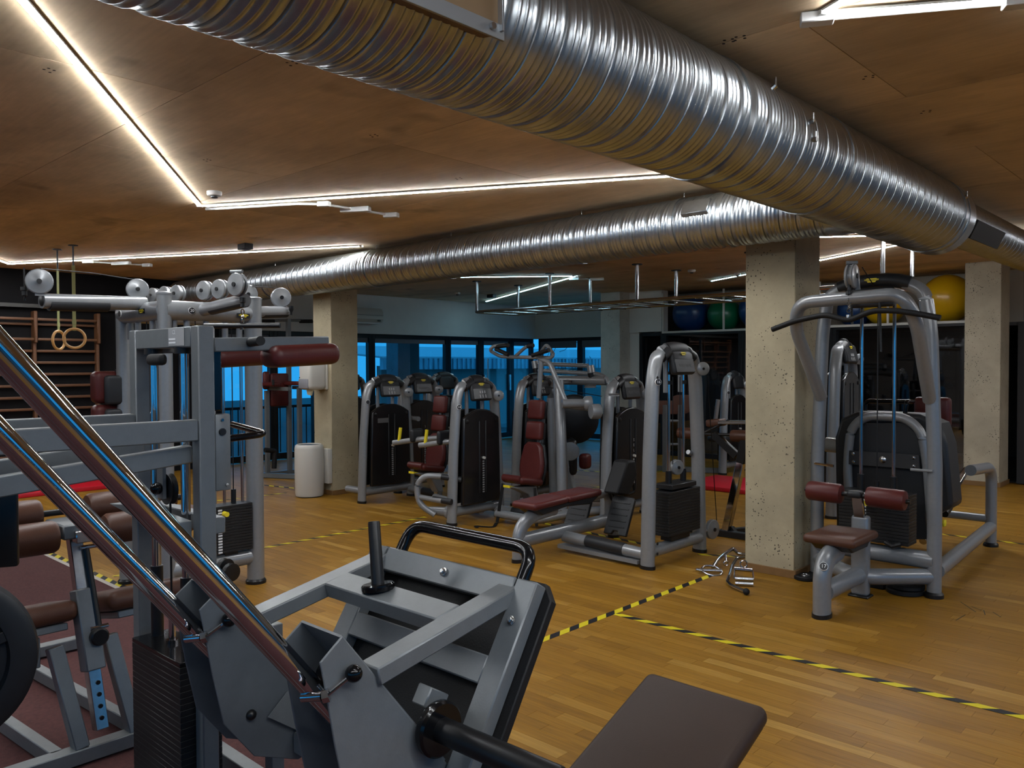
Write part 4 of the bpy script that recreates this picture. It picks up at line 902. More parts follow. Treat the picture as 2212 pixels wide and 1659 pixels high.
for z in (.2, .12, .35, .6, 1.5): obj('screw', M().lathe((X16+.062, 5.38, z), (1, 0, 0), [(.012, 0), (.012, .004), (.004, .006)], 12), darkgrey, m16)
XB = -4.47
# bench along y
lg = obj('bench_leg', M().tube([(XB, 4.82, .03), (XB, 4.82, .27), (XB, 5.0, .37), (XB, 5.27, .38)], .062, .045, n=18, fil=.16, up=(1, 0, 0)), silver, m16)
obj('leg_foot', M().tube([(XB, 4.82, 0), (XB, 4.82, .03)], .068, .05, n=18, up=(1, 0, 0)), black, lg)
obj('bench_pad', M().rbox((XB, 5.09, .455), (.27, .44, .06), (Vector((1, 0, 0)), Vector((0, 1, .03)), Vector((0, -.03, 1))), .028, 4), maroon, m16, sharp=60)
obj('bench_pad', M().rbox((XB, 5.55, .465), (.27, .46, .06), (Vector((1, 0, 0)), Vector((0, 1, .02)), Vector((0, -.02, 1))), .028, 4), maroon, m16, sharp=60)
obj('bench_shell', M().prism([(XB-.11, 4.90, .43), (XB-.11, 5.77, .44), (XB-.11, 5.64, .38), (XB-.11, 5.32, .40), (XB-.11, 5.0, .37)], (.22, 0, 0)), darkgrey, m16, bevel=.012)
obj('bench_rail', M().tube([(XB, 4.83, .17), (XB, 6.15, .17)], .05, .06, n=18), silver, m16)
obj('rail_leg', M().tube([(XB, 6.12, .02), (XB, 6.12, .2)], .045, n=16), silver, m16); obj('rail_foot', M().tube([(XB, 6.12, 0), (XB, 6.12, .026)], .055, n=18), black, m16)
obj('upper_tube', M().tube([(XB, 5.60, .41), (XB, 6.05, .43), (XB, 6.05, .2)], .042, n=16, fil=.12), silver, m16)
obj('cross_rail', M().tube([(XB+.03, 5.37, .13), (X16, 5.37, .10)], .048, n=18), silver, m16)
obj('cross_rail_grip', M().tube([(XB+.28, 5.37, .125), (XB+.66, 5.37, .11)], .052, n=18), darkgrey, m16)
obj('floor_runner', M().bar((XB+.0, 5.36, .05), (X16-.08, 5.36, .04), .10, .03), silver, m16)
# foot plates
fpu = Vector((0, .42, .9)).normalized(); fpn = Vector((0, -.9, .42)).normalized()
def plate(x, z0, h, w, y):
    q = [(-w, 0), (-w*.35, 0), (-w*.2, .035), (w*.2, .035), (w*.35, 0), (w, 0), (w, h), (w*.8, h+.02), (-w*.8, h+.02), (-w, h)]
    return obj('foot_plate', M().prism([Vector((x+a, y, z0))+fpu*b for a, b in q], fpn*.03), darkgrey, m16, bevel=.006)
for x in (XB-.20, XB+.26):
    p_ = plate(x, .10, .33, .12, 5.80)
    for i in range(5): obj('tread_rib', M().rbox(Vector((x, 5.80, .10))+fpu*(.07+.055*i)+fpn*.032, (.17, .008, .006), (Vector((1, 0, 0)), fpu, fpn)), black, p_)
obj('cable_housing', M().prism([(XB+.10, 5.82, .46), (XB+.10, 5.98, .74), (XB+.10, 6.10, .74), (XB+.10, 6.14, .6), (XB+.10, 6.0, .42)], (.16, 0, 0)), rubber, m16, bevel=.02)
obj('side_loop', M().tube([(X16-.05, 6.02, .86), (X16-.05, 6.2, .80), (X16-.05, 6.2, .62), (X16-.05, 6.1, .55)], .02, n=12, fil=.07), silver, m16)
vh = thing('row_handle', 'black V shaped rowing handle resting above the foot plates', 'handle', (XB+.05, 5.8, .45))
a = PX(1345, 1028, XB+.1)
obj('grip_loop', M().tube([PX(1358, 1015, XB+.1), PX(1372, 1062, XB+.1), PX(1345, 1072, XB+.1), PX(1335, 1088, XB+.08), PX(1322, 1080, XB+.06), PX(1312, 1050, XB+.06), PX(1322, 1041, XB+.06), PX(1352, 1048, XB+.1)], .015, n=12, fil=.05), rubber, vh)
obj('grip_loop', M().tube([PX(1341, 1030, XB+.06), PX(1350, 1062, XB+.08), PX(1336, 1085, XB+.08)], .015, n=12, fil=.04), rubber, vh)
obj('clip', M().ring(PX(1363, 1048, XB+.12), (1, 0, 0), .018, .004, 14, 6), chrome, vh)
# ================================================================== lat pulldown, number 17
lat = thing('lat_machine', 'tall silver lat pulldown tower with maroon thigh rollers and brown seat', 'exercise machine', (-2.09, 5.9, 0))
LX0, LX1, LY = -2.50, -1.687, 6.0
CXm = (LX0+LX1)/2
for x, s in ((LX0, 1), (LX1, -1)):
    p_ = obj('post', M().tube([(x, LY, .02), (x, LY, .9), (x+s*.035, LY, 1.85), (x+s*.075, LY, 2.10), (x+s*.20, LY, 2.16)], .047, n=20, fil=.16), silver, lat)
    obj('foot', M().lathe((x, LY, 0), (0, 0, 1), [(.062, 0), (.062, .025), (.05, .04)], 20), black, p_)
tc = obj('top_cover', M().tube([(LX0+.16, LY, 2.155), (LX0+.26, LY, 2.185), (CXm, LY, 2.195), (LX1-.26, LY, 2.185), (LX1-.16, LY, 2.155)], .055, .05, n=18, fil=.1), darkgrey, lat)
logo(tc, (CXm, LY-.056, 2.19), (0, -1, .15), .10, plate=False)
dsp = obj('display', M().rbox((CXm, LY-.045, 2.07), (.30, .05, .14), None, .02, 3), darkgrey, lat)
for dx in (-.03, 0, .03): obj('pictogram', M().box((CXm+dx-.006, LY-.073, 2.06), (CXm+dx+.006, LY-.071, 2.09)), MATS['pale_print'], dsp)
FA = 5.52
obj('front_arch', M().tube([(LX0+.035, LY-.02, 1.35), (LX0-.0, FA+.08, 1.86), (LX0+.06, FA, 2.03), (LX1-.06, FA, 2.05), (LX1+.0, FA+.08, 1.86), (LX1-.03, LY-.02, 1.35)], .044, n=20, fil=.22), silver, lat)
pl = PY(1840, 597, FA); pulley(lat, pl, (.99, .05, 0), .082, .055)
obj('pulley_bridge', M().cyl(pl+Vector((-.03, -.02, .09)), pl+Vector((.03, .02, .09)), .014, n=10), silver, lat); obj('pulley_cheek', M().bar(pl+Vector((.03, .03, -.09)), pl+Vector((.02, .02, .02)), .03, .012), silver, lat)
obj('cable', M().tube([pl+Vector((.05, .05, .06)), (CXm, LY, 2.15)], .004, n=6), black, lat)
hk = PY(1834, 634, FA-.03)
cs = obj('cable_stop', M().lathe(hk+Vector((0, 0, .06)), (0, 0, -1), [(.012, 0), (.012, .04), (.02, .044), (.02, .065), (.012, .07), (.012, .085)], 14), black, lat)
for i in range(4): obj('chain_link', M().ring(hk-Vector((0, 0, .04+.025*i)), ((1, 0, 0), (0, 1, 0))[i % 2], .013, .0035, 12, 6), chrome, cs)
lb = thing('lat_bar', 'long dark cambered lat pulldown bar hanging from the tall tower', 'pull bar', PY(1835, 690, FA-.03))
obj('bar', M().tube([PY(x, y, FA-.03) for x, y in ((1668, 712), (1715, 694), (1760, 684), (1785, 680), (1822, 690), (1838, 691), (1885, 671), (1935, 671), (1985, 678), (2031, 687))], .019, n=14, fil=.05), rubber, lb)
obj('hang_lug', M().cyl(PY(1832, 680, FA-.03), PY(1832, 690, FA-.03), .014, n=10), brushed, lb)
# spare bar / rope handles hanging further in
for x, y0, y1 in ((1838, 640, 700), (1900, 650, 760)): obj('cable', M().tube([PY(x, y0, LY-.1), PY(x+3, y1, LY-.1)], .009, n=8), black, lat)
# guide rods and stack
SYL = LY+.02
for x in (-2.187, -1.962):
    g = obj('guide_rod', M().cyl((x, SYL, .2), (x, SYL, 2.1), .0125, n=14), chrome, lat); obj('rod_bush', M().cyl((x, SYL, .69), (x, SYL, .80), .024, n=14), black, g)
obj('cable', M().cyl((-2.075, SYL, .75), (-2.075, SYL, 2.1), .0045, n=8), black, lat)
obj('stack_stem', M().cyl((-2.075, SYL, .69), (-2.075, SYL, .76), .018, n=10), black, lat)
for i in range(15):
    z = .335+.0235*i; obj('stack_plate', M().box((-2.315, SYL-.085, z), (-1.832, SYL+.085, z+.0218), .002), iron, lat)
    obj('stack_label', M().box((-2.155, SYL-.087, z+.004), (-2.12, SYL-.0845, z+.017)), inkw, lat)
obj('selector_pin', M().cyl((-2.10, SYL-.14, .615), (-2.10, SYL-.08, .615), .020, n=14), yellow, lat)
obj('pin_cord', M().tube([(-1.98, SYL-.10, .35), (-1.93, SYL-.12, .33), (-1.88, SYL-.1, .35)], .018, n=8), black, lat)
# base
obj('base_beam', M().tube([(LX0, LY, .25), (LX1, LY, .25)], .055, .06, n=18), silver, lat)
obj('base_arch', M().tube([(LX0+.02, LY, .14), (-2.09, LY-.36, .14), (LX1-.02, LY, .14)], .055, n=18, fil=.18), silver, lat)
obj('seat_rail', M().tube([(-2.075, 5.10, .15), (-2.075, 5.72, .15)], .058, n=18), silver, lat)
sp = obj('seat_column', M().bar((-2.066, 5.69, .012), (-2.066, 5.69, .56), .115, .075, up=(0, 1, 0), bev=.02, seg=3), silver, lat)
obj('column_foot', M().rbox((-2.066, 5.69, .008), (.14, .11, .016), None, .006), black, sp)
fl_ = obj('front_leg', M().tube([(-2.075, 5.06, .02), (-2.075, 5.06, .27), (-2.075, 5.12, .36), (-2.075, 5.30, .385)], .075, .052, n=20, fil=.14, up=(1, 0, 0)), silver, lat)
obj('leg_foot', M().tube([(-2.075, 5.06, 0), (-2.075, 5.06, .026)], .081, .058, n=20, up=(1, 0, 0)), black, fl_)
badge(fl_, (-2.045, 5.01, .335), (.35, -.8, .45), .024, '17')
st_ = obj('seat', M().rbox((-2.075, 5.36, .465), (.34, .44, .06), None, .028, 4), brown, lat, sharp=60)
obj('seat_shell', M().prism([(-2.20, 5.16, .44), (-2.20, 5.56, .44), (-2.20, 5.50, .39), (-2.20, 5.24, .39)], (.25, 0, 0)), darkgrey, st_, bevel=.01)
ar = obj('roller_axle', M().cyl((-2.42, 5.60, .715), (-1.72, 5.60, .70), .016, n=12), black, lat)
for x0, x1 in ((-2.40, -2.16), (-1.995, -1.745)):
    obj('thigh_roller', M().lathe((x0, 5.60, .71), (1, 0, -.02), [(.03, 0), (.062, .006), (.068, .02), (.068, x1-x0-.02), (.062, x1-x0-.006), (.03, x1-x0)], 26), maroon, lat)
obj('roller_post', M().bar((-2.066, 5.67, .55), (-2.066, 5.62, .70), .075, .03, up=(0, 1, 0), bev=.006), brushed, lat); obj('roller_clamp', M().rbox((-2.07, 5.60, .715), (.10, .08, .05), None, .02, 3), darkgrey, lat)
obj('stay_bolt', M().cyl((LX0-.0, LY-.05, .86), (LX0+.14, LY-.05, .85), .01, n=8), chrome, lat); obj('stay_bolt', M().cyl((LX1-.14, LY-.05, .87), (LX1, LY-.05, .87), .01, n=8), silver, lat)
# ================================================================== seated press machine behind the lat tower
sp_ = thing('seated_press_machine', 'dark shrouded seated press with silver hoop frame right behind the lat tower', 'exercise machine', (-2.1, 7.0, 0))
YF = 6.42
hoop = [PY(1838, 1160, YF), PY(1830, 1000, YF), PY(1838, 925, YF), PY(1870, 898, YF), PY(1955, 901, YF), PY(1990, 930, YF), PY(2003, 1000, YF), PY(2016, 1170, YF)]
obj('hoop_frame', M().tube(hoop, .034, n=18, fil=.14), silver, sp_)
inner = [PY(1838, 1165, YF+.03), PY(1836, 960, YF+.03), PY(1855, 915, YF+.03), PY(1955, 915, YF+.03), PY(1985, 945, YF+.03), PY(2003, 1165, YF+.03)]
obj('back_panel', M().prism(inner, (0, .03, 0)), darkgrey, sp_)
br = obj('cross_plate', M().prism([PY(1833, 973, YF-.03), PY(1985, 983, YF-.03), PY(1987, 1015, YF-.03), PY(1833, 1003, YF-.03)], (0, .012, 0)), mat('dark_plate', (.02, .02, .021), .5), sp_, bevel=.002)
for x, y in ((1843, 980), (1844, 997), (1974, 989), (1974, 1007)): obj('plate_bolt', M().lathe(PY(x, y, YF-.03), (0, -1, 0), [(.012, 0), (.012, .005), (.005, .008)], 12), chrome, br)
obj('centre_bolt', M().lathe(PY(1907, 993, YF-.03), (0, -1, 0), [(.026, 0), (.026, .006), (.018, .012), (.006, .014)], 20), brushed, br)
sh_o = [PY(1805, 1165, YF+.12), PY(1802, 945, YF+.12), PY(1815, 905, YF+.12), PY(1850, 889, YF+.12), PY(1985, 895, YF+.12), PY(2030, 915, YF+.12), PY(2045, 960, YF+.12), PY(2058, 1096, YF+.12), PY(2010, 1120, YF+.12)]
obj('shroud', M().prism(sh_o, (0, .28, 0)), darkgrey, sp_, bevel=.03)
obj('side_beam', M().tube([PY(1785, 960, YF+.2), PY(1840, 966, YF+.2)], .06, n=16), silver, sp_)
obj('seat_back', M().rbox(PY(2015, 890, 7.1), (.27, .09, .24), None, .03, 3), maroon, sp_, sharp=60)
obj('hand_rail', M().tube([PY(1869, 892, 6.75), PY(1869, 872, 6.75), PY(1875, 866, 6.75), PY(1975, 868, 6.75), PY(1958, 866, 6.6), PY(1955, 895, 6.6)], .017, n=12, fil=.04), gloss, sp_)
# long base with rear hoop
obj('base_rail', M().tube([(LX1-.0, LY+.06, .17), (-1.80, 8.0, .17)], .05, n=18), silver, sp_)
obj('base_rail', M().tube([(LX0+.02, LY+.1, .17), (-2.6, 8.0, .17)], .05, n=18), silver, sp_)
for x in (-1.80, -2.62):
    hp = obj('rear_hoop', M().tube([(x, 8.02, .02), (x, 8.02, .62), (x, 7.93, .70), (x, 7.35, .73)], .045, n=18, fil=.14), silver, sp_); obj('hoop_foot', M().lathe((x, 8.02, 0), (0, 0, 1), [(.06, 0), (.06, .02), (.048, .035)], 18), black, hp)
obj('rear_cross', M().tube([(-1.80, 8.02, .24), (-2.62, 8.02, .24)], .035, n=14), silver, sp_)
for x in (-1.98, -2.42): obj('slide_rail', M().tube([(x, 7.95, .66), (x, 6.75, .22)], .028, n=16), chrome, sp_)
obj('slide_tray', M().bar((-2.2, 7.92, .64), (-2.2, 6.9, .28), .34, .03), black, sp_)
obj('adjust_grip', M().tube([PX(2040, 1110, -1.85), PX(2050, 1095, -1.85)], .03, n=12), black, sp_); obj('yellow_tab', M().rbox(PX(2040, 1130, -1.80), (.02, .05, .05), None, .008, 2), yellow, sp_)
# tall tower behind
p = EYE+ray(1822, 800)*8.6
r_ = thing('weight_machine', 'tall weight machine tower with dark blue sheen behind the left post of the lat tower', 'exercise machine', (p.x, p.y, 0)); tower(r_, p.x, p.y, 1.82, .30, None, label_text=False)
# far machine between the row tower and the concrete column
p = EYE+ray(1585, 830)*12.0
r_ = thing('weight_machine', 'small far weight machine left of the concrete column', 'exercise machine', (p.x, p.y, 0)); tower(r_, p.x, p.y, 1.46, .33, ' ', label_text=False, detail=False)
obj('seat', M().rbox((p.x+.1, p.y-.5, .55), (.3, .4, .1), None, .04, 3), darkgrey, r_); obj('arm', M().tube([(p.x, p.y-.2, .75), (p.x, p.y-.55, .75), (p.x+.05, p.y-.55, 1.1)], .03, n=12, fil=.08), silver, r_)
# maroon padded arm machine seen through the row tower
p = EYE+ray(1480, 890)*12.1
r_ = thing('padded_bench', 'bench with short brown arm pads seen through the row tower', 'exercise bench', (p.x, p.y, 0))
for x, y, w_, h_ in ((1450, 880, .42, .20), (1478, 872, .25, .26)): q = EYE+ray(x, y)*12.1; obj('arm_pad', M().rbox(q, (w_, .16, h_), (RT, Vector((-.685, -.728, 0)).normalized(), Vector((0, 0, 1))), .05, 3), brown, r_, sharp=60)
for x in (1437, 1470): q = EYE+ray(x, 880)*12.1; obj('leg', M().bar((q.x, q.y, .0), (q.x, q.y, 1.0), .06, .06, up=(0, 1, 0)), framegrey, r_)
for z in (.45, .8): obj('rung', M().tube([EYE+ray(1438, 829.5)*12.1+Vector((0, 0, z-1.35)), EYE+ray(1470, 829.5)*12.1+Vector((0, 0, z-1.35))], .02), framegrey, r_)
obj('foot', M().bar(Vector((p.x-.5, p.y-.2, .04)), Vector((p.x+.5, p.y+.2, .04)), .07, .07), framegrey, r_)
# ================================================================== back extension bench by the column
YH = 6.85
hb_ = thing('back_extension_bench', 'black and chrome back extension bench with brown rollers half hidden by the column', 'exercise bench', (-3.7, YH, 0))
def Hp(x, y, d=0.): return PY(x, y, YH+d)
obj('base_bar', M().bar((-4.15, YH-.05, .03), (-3.2, YH+.0, .03), .07, .06, bev=.004), black, hb_); obj('base_bar', M().bar((-3.75, YH+.0, .03), (-3.4, YH+.7, .03), .07, .06, bev=.004), black, hb_)
obj('gusset', M().prism([Hp(1545, 1160), Hp(1595, 1160), Hp(1580, 1138), Hp(1562, 1138)], (0, .05, 0)), black, hb_)
obj('main_post', M().bar(Hp(1568, 1150), Hp(1604, 985), .07, .07, up=(0, 1, 0), bev=.006), chrome, hb_); obj('upper_post', M().bar(Hp(1602, 1000), Hp(1615, 935), .085, .085, up=(0, 1, 0), bev=.006), black, hb_)
obj('brace', M().bar(Hp(1542, 938), Hp(1592, 985), .07, .05, up=(0, 1, 0), bev=.004), black, hb_)
obj('roller_bar', M().tube([Hp(1465, 937), Hp(1640, 940)], .014, n=12), black, hb_)
for x0, x1, y in ((1466, 1503, 935), (1580, 1625, 941)):
    a, b = Hp(x0, y), Hp(x1, y+2); l = (b-a).length; obj('foam_roller', M().lathe(a, b-a, [(.03, 0), (.05, .006), (.055, .02), (.055, l-.02), (.05, l-.006), (.03, l)], 24), brown, hb_)
obj('hip_pad', M().bar(Hp(1532, 914, .15), Hp(1562, 912, .15), .16, .07, bev=.02, seg=3), brown, hb_, sharp=60); obj('hip_plate', M().bar(Hp(1560, 912, .15), Hp(1640, 912, .15), .18, .03, bev=.005), brushed, hb_)
obj('strut', M().tube([Hp(1520, 935), Hp(1575, 908, .15)], .014, n=10), black, hb_)
# ================================================================== mats, wall bars, rings
single('exercise_mat', M().box((-5.7, 9.2, .002), (-4.1, 10.22, .055), .008, 2), redmat, 'red folding exercise mat on the floor beyond the row tower', 'exercise mat')
single('exercise_mat', M().box((-12.15, 3.0, .002), (-11.15, 4.18, .06), .008, 2), redmat, 'red exercise mat lying below the wall bars', 'exercise mat')
wb = thing('wall_bars', 'dark wooden wall bars fixed to the black wall on the left', 'wall bars', (XW+.05, 3.58, .02))
ys = (1.98, 2.78, 3.58, 4.385)
for y in ys:
    u = obj('upright', M().box((XW+.002, y-.02, .02), (XW+.09, y+.02, 1.93), .004), barwood, wb)
    obj('upright_head', M().box((XW+.002, y-.022, 1.93), (XW+.15, y+.022, 2.36), .01), barwood, wb)
zs_ = [2.25, 2.185, 1.98] + [1.98-.158*i for i in range(1, 13)]
for a, b in zip(ys[:-1], ys[1:]):
    for i, z in enumerate(zs_): obj('rung', M().box((XW+(.10 if i in (0, 2) else .03), a+.02, z-.018), (XW+(.13 if i in (0, 2) else .06), b-.02, z+.018), .008, 2), barwood, wb)
for x, y, ang, d, lb in ((127, 735, 55, 9.1, 'gym ring hanging further left, turned sideways'), (161, 731, 5, 8.8, 'gym ring hanging further right, facing the camera')):
    c = EYE+ray(x, y)*d; a = math.radians(ang); vd = Vector((-ray(x, y).x, -ray(x, y).y, 0)).normalized(); n = Matrix.Rotation(a, 3, 'Z') @ vd
    r_ = thing('gym_ring', lb, 'gym ring', c, 'pair of gym rings')
    R_ = .103
    obj('ring', M().ring(c, n, R_, .0145, 40, 12), ringwood, r_)
    side = Vector((0, 0, 1)).cross(n).normalized()
    obj('strap', M().bar(c+Vector((0, 0, R_-.02)), Vector((c.x, c.y, HC-.22)), .034, .006, up=n), strapm, r_)
    obj('strap_buckle', M().rbox(c+Vector((0, 0, R_+.07)), (.04, .012, .05), (side, n, Vector((0, 0, 1))), .003), strapm, r_)
    obj('ceiling_hook', M().tube([(c.x, c.y, HC), (c.x, c.y, HC-.22)], .009, n=8).cyl((c.x, c.y, HC-.008), (c.x, c.y, HC), .05), black, r_)
# ================================================================== dispenser and bin at the left column
dp_ = thing('towel_dispenser', 'white paper towel dispenser mounted on the left column', 'paper dispenser', (-8.69, 5.6, 1.31))
obj('case', M().rbox((-8.69, 5.63, 1.48), (.26, .25, .345), None, .05, 4), white, dp_, sharp=60)
obj('back_plate', M().box((-8.83, 5.74, 1.31), (-8.55, 5.768, 1.65), .01, 2), white, dp_)
obj('window', M().rbox((-8.70, 5.515, 1.385), (.21, .03, .12), None, .01, 2), mat('smoked_window', (.22, .22, .24), .3), dp_)
obj('lock', M().cyl((-8.78, 5.505, 1.46), (-8.78, 5.50, 1.46), .008, n=10), darkgrey, dp_)
obj('paper_towel', M().prism([(-8.72, 5.56, 1.31), (-8.62, 5.58, 1.31), (-8.64, 5.57, 1.24), (-8.70, 5.56, 1.25)], (.0, .02, .0)), mat('paper', (.5, .45, .3), .8), dp_)
bn_ = thing('waste_bin', 'tall cream waste bin with open top beside the left column', 'waste bin', (-8.655, 5.55, 0))
prof = [(.165, .0), (.172, .03), (.178, .3), (.176, .58), (.168, .615), (.15, .63), (.14, .625), (.135, .58), (.001, .57)]
obj('body', M().lathe((-8.655, 5.55, .012), (0, 0, 1), prof, 40), white, bn_, sharp=50)
obj('wall_bracket', M().box((-8.60, 5.70, .15), (-8.48, 5.768, .58), .01, 2), white, bn_)
obj('inner_liner', M().lathe((-8.655, 5.55, .6), (0, 0, 1), [(.136, 0), (.134, .03)], 40), black, bn_)
obj('base_ring', M().lathe((-8.655, 5.55, 0), (0, 0, 1), [(.15, 0), (.165, .013)], 40), darkgrey, bn_)
# ================================================================== dip station at the windows
ds = thing('dip_station', 'grey dip and knee raise station with maroon back pad near the glass doors', 'exercise machine', (-10.6, 6.4, 0))
def Dp(x, y, X=-10.6): return PX(x, y, X)
for x in (578, 626): obj('upright', M().bar((-10.6, Dp(x, 1000).y, .03), (-10.6, Dp(x, 1000).y, 2.3 if x == 626 else 1.25), .055, .055, up=(0, 1, 0)), framegrey, ds)
obj('upright', M().bar((-10.3, Dp(648, 1000, -10.3).y, .03), (-10.3, Dp(648, 1000, -10.3).y, 1.3), .055, .055, up=(0, 1, 0)), framegrey, ds)
obj('pull_up_bar', M().tube([Dp(560, 697), Dp(600, 692), Dp(650, 692), Dp(676, 695)], .02, n=12), framegrey, ds)
for a, b in ((563, 592), (648, 674)): obj('bar_grip', M().tube([Dp(a, 694), Dp(b, 694)], .028, n=12), rubber, ds)
obj('back_pad', M().rbox(Dp(603, 842), (.07, .30, .48), None, .03, 3), maroon, ds, sharp=60); obj('back_pad', M().rbox(Dp(575, 822), (.07, .10, .26), None, .03, 3), maroon, ds, sharp=60)
for x, y in ((581, 830), (634, 828)): obj('arm_pad', M().rbox(Dp(x, y, -10.4), (.40, .12, .06), None, .02, 3), maroon, ds, sharp=60); obj('arm_bar', M().bar(Dp(x, y+9, -10.6), Dp(x, y+9, -10.6)+Vector((.55, 0, 0)), .05, .05), framegrey, ds)
obj('hand_grip', M().cyl(Dp(590, 832, -10.2), Dp(590, 820, -10.2), .018, n=12), rubber, ds)
obj('foot_rail', M().bar((-10.7, Dp(570, 1000).y-.1, .04), (-10.1, Dp(600, 1000).y, .04), .06, .06), framegrey, ds); obj('foot_rail', M().bar((-10.6, 5.95, .04), (-10.6, 6.9, .04), .06, .06), framegrey, ds)
obj('step', M().tube([Dp(572, 972, -10.3), Dp(594, 974, -10.3), Dp(592, 1012, -10.3)], .035, n=10, fil=.03), rubber, ds); obj('foot_cap', M().rbox(Dp(617, 1027), (.09, .08, .07), None, .01), rubber, ds)
# ================================================================== cable attachments on the floor by the column
def Z(x, y, z=.02): return FL(x, y, z)
cb_ = thing('curl_bar', 'chrome zigzag curl bar with black ball end on the floor', 'bar attachment', Z(1590, 1250, 0))
obj('bar', M().tube([Z(1608, 1203, .07), Z(1592, 1206, .06), Z(1582, 1222, .05), Z(1577, 1240, .03), Z(1571, 1256, .018), Z(1578, 1264, .018), Z(1608, 1277, .018)], .0135, n=14, fil=.03), chrome, cb_); obj('end_ball', M().ball(Z(1612, 1278, .024), .024, 18), rubber, cb_)
cb2 = thing('cambered_bar', 'chrome cambered bar with swivel hook lying behind the stirrup', 'bar attachment', Z(1570, 1215, 0))
obj('bar', M().tube([Z(1540, 1226, .03), Z(1549, 1212, .05), Z(1568, 1195, .07), Z(1584, 1185, .08), Z(1594, 1196, .06), Z(1625, 1200, .05)], .015, n=14, fil=.03), chrome, cb2); obj('swivel_hook', M().ring(Z(1568, 1217, .035), (.7, -.7, 0), .018, .005, 18, 8), chrome, cb2); obj('swivel', M().cyl(Z(1568, 1212, .05), Z(1568, 1200, .075), .009, n=10), chrome, cb2)
sr = thing('stirrup_handle', 'oval chrome stirrup handle on the end of the yellow tape', 'bar attachment', Z(1538, 1235, 0))
c = Z(1538, 1233, .022); obj('loop', M().ring(c, (.25, -.15, 1), .075, .009, 30, 10), chrome, sr); obj('grip', M().tube([c-RT*.10+Vector((0, 0, .004)), c+RT*.075], .014, n=12), brushed, sr); obj('end_tip', M().tube([c-RT*.125+UP*.01, c-RT*.085+UP*.006], .013, n=10), chrome, sr)
rh = thing('row_handle', 'double chrome row handle with swivel eye against the column foot', 'handle', Z(1605, 1250, 0))
a, b = Z(1587, 1228, .075), Z(1626, 1232, .075)
obj('top_tube', M().tube([a, b], .017, n=14), chrome, rh); obj('swivel_eye', M().ring((a+b)/2+Vector((0, 0, .04)), (.7, -.7, 0), .026, .006, 18, 8), chrome, rh)
for x, y in ((1588, 1250), (1588, 1260)): obj('grip', M().tube([Z(x, y, .018), Z(x+39, y+2, .018)], .0155, n=14), brushed, rh)
obj('side_link', M().tube([b, Z(1628, 1251, .018)], .006, n=8), chrome, rh); obj('side_link', M().tube([a, Z(1586, 1250, .018)], .006, n=8), chrome, rh)
# plates on the floor
def fplate(c, r, lb, z=0.):
    t = thing('weight_plate', lb, 'weight plate', (c.x, c.y, z)); obj('disc', M().lathe((c.x, c.y, z), (0, 0, 1), [(.02, .006), (r*.9, .0), (r, .006), (r, .026), (r*.93, .032), (r*.45, .028), (.022, .03)], 32), rubber, t); obj('hub', M().ring((c.x, c.y, z+.030), (0, 0, 1), .026, .005, 20, 8), brushed, t)
fplate(FL(1740, 1251), .085, 'small black weight plate lying at the corner of the concrete column')
c = FL(1955, 1280); fplate(c, .125, 'black weight plate under the lat tower, lower of two'); fplate(c+Vector((.01, .01, 0)), .115, 'black weight plate under the lat tower, resting on another', .034)
single('rubber_block', M().box((-2.2, 5.95, .0), (-2.0, 6.15, .05), .006), rubber, 'flat black block on the floor under the lat tower', 'block')
# ================================================================== hazard tape on the floor
def tape_mat():
    Mt = bpy.data.materials.new('hazard_tape'); Mt.use_nodes = True; nt = Mt.node_tree; L = nt.links.new; b = nt.nodes['Principled BSDF']; b.inputs['Roughness'].default_value = .5; b.inputs['Specular IOR Level'].default_value = .2
    tc_ = node(nt, 'ShaderNodeTexCoord'); sp = node(nt, 'ShaderNodeSeparateXYZ'); L(tc_.outputs['Object'], sp.inputs[0])
    ad = node(nt, 'ShaderNodeMath', operation='MULTIPLY_ADD'); L(sp.outputs[1], ad.inputs[0]); ad.inputs[1].default_value = 1.3; L(sp.outputs[0], ad.inputs[2])
    dv = node(nt, 'ShaderNodeMath', operation='DIVIDE'); L(ad.outputs[0], dv.inputs[0]); dv.inputs[1].default_value = .185
    fr = node(nt, 'ShaderNodeMath', operation='FRACT'); L(dv.outputs[0], fr.inputs[0]); gt = node(nt, 'ShaderNodeMath', operation='GREATER_THAN'); L(fr.outputs[0], gt.inputs[0]); gt.inputs[1].default_value = .5
    mx = node(nt, 'ShaderNodeMix', data_type='RGBA'); L(gt.outputs[0], mx.inputs[0]); mx.inputs[6].default_value = (.58, .48, .015, 1); mx.inputs[7].default_value = (.010, .010, .013, 1); L(mx.outputs[2], b.inputs['Base Color'])
    return Mt
tm = tape_mat()
def tape(p, q, lb, w=.05, flip=False):
    p, q = vec(p), vec(q); t = q-p; o = obj('hazard_tape', M().box((0, -w/2, .0003), (t.length, w/2, .0011)), tm); o.location = p; o.rotation_euler = (0, 0, math.atan2(t.y, t.x)); o.scale.y = -1 if flip else 1; o['label'] = lb; o['category'] = 'floor tape'; o['group'] = 'hazard tapes on the floor'
tape((-3.085, 2.4, 0), (-3.105, 5.47, 0), 'black and yellow tape from the foreground to the chrome attachments by the column', flip=True)
tape((-3.07, 4.225, .001), (1.6, 4.225, .001), 'black and yellow tape crossing the floor to the right edge', flip=True)
tape((-6.45, 2.4, 0), (-6.53, 5.6, 0), 'black and yellow tape running from the cable tower towards the row of weight machines')
tape((CX0, 2.335, 0), (-4.6, 2.335, 0), 'black and yellow tape along the edge of the carpet')
tape((-9.2, 4.42, 0), (-9.1, 5.5, 0), 'short tape behind the cable tower ending at the waste bin')
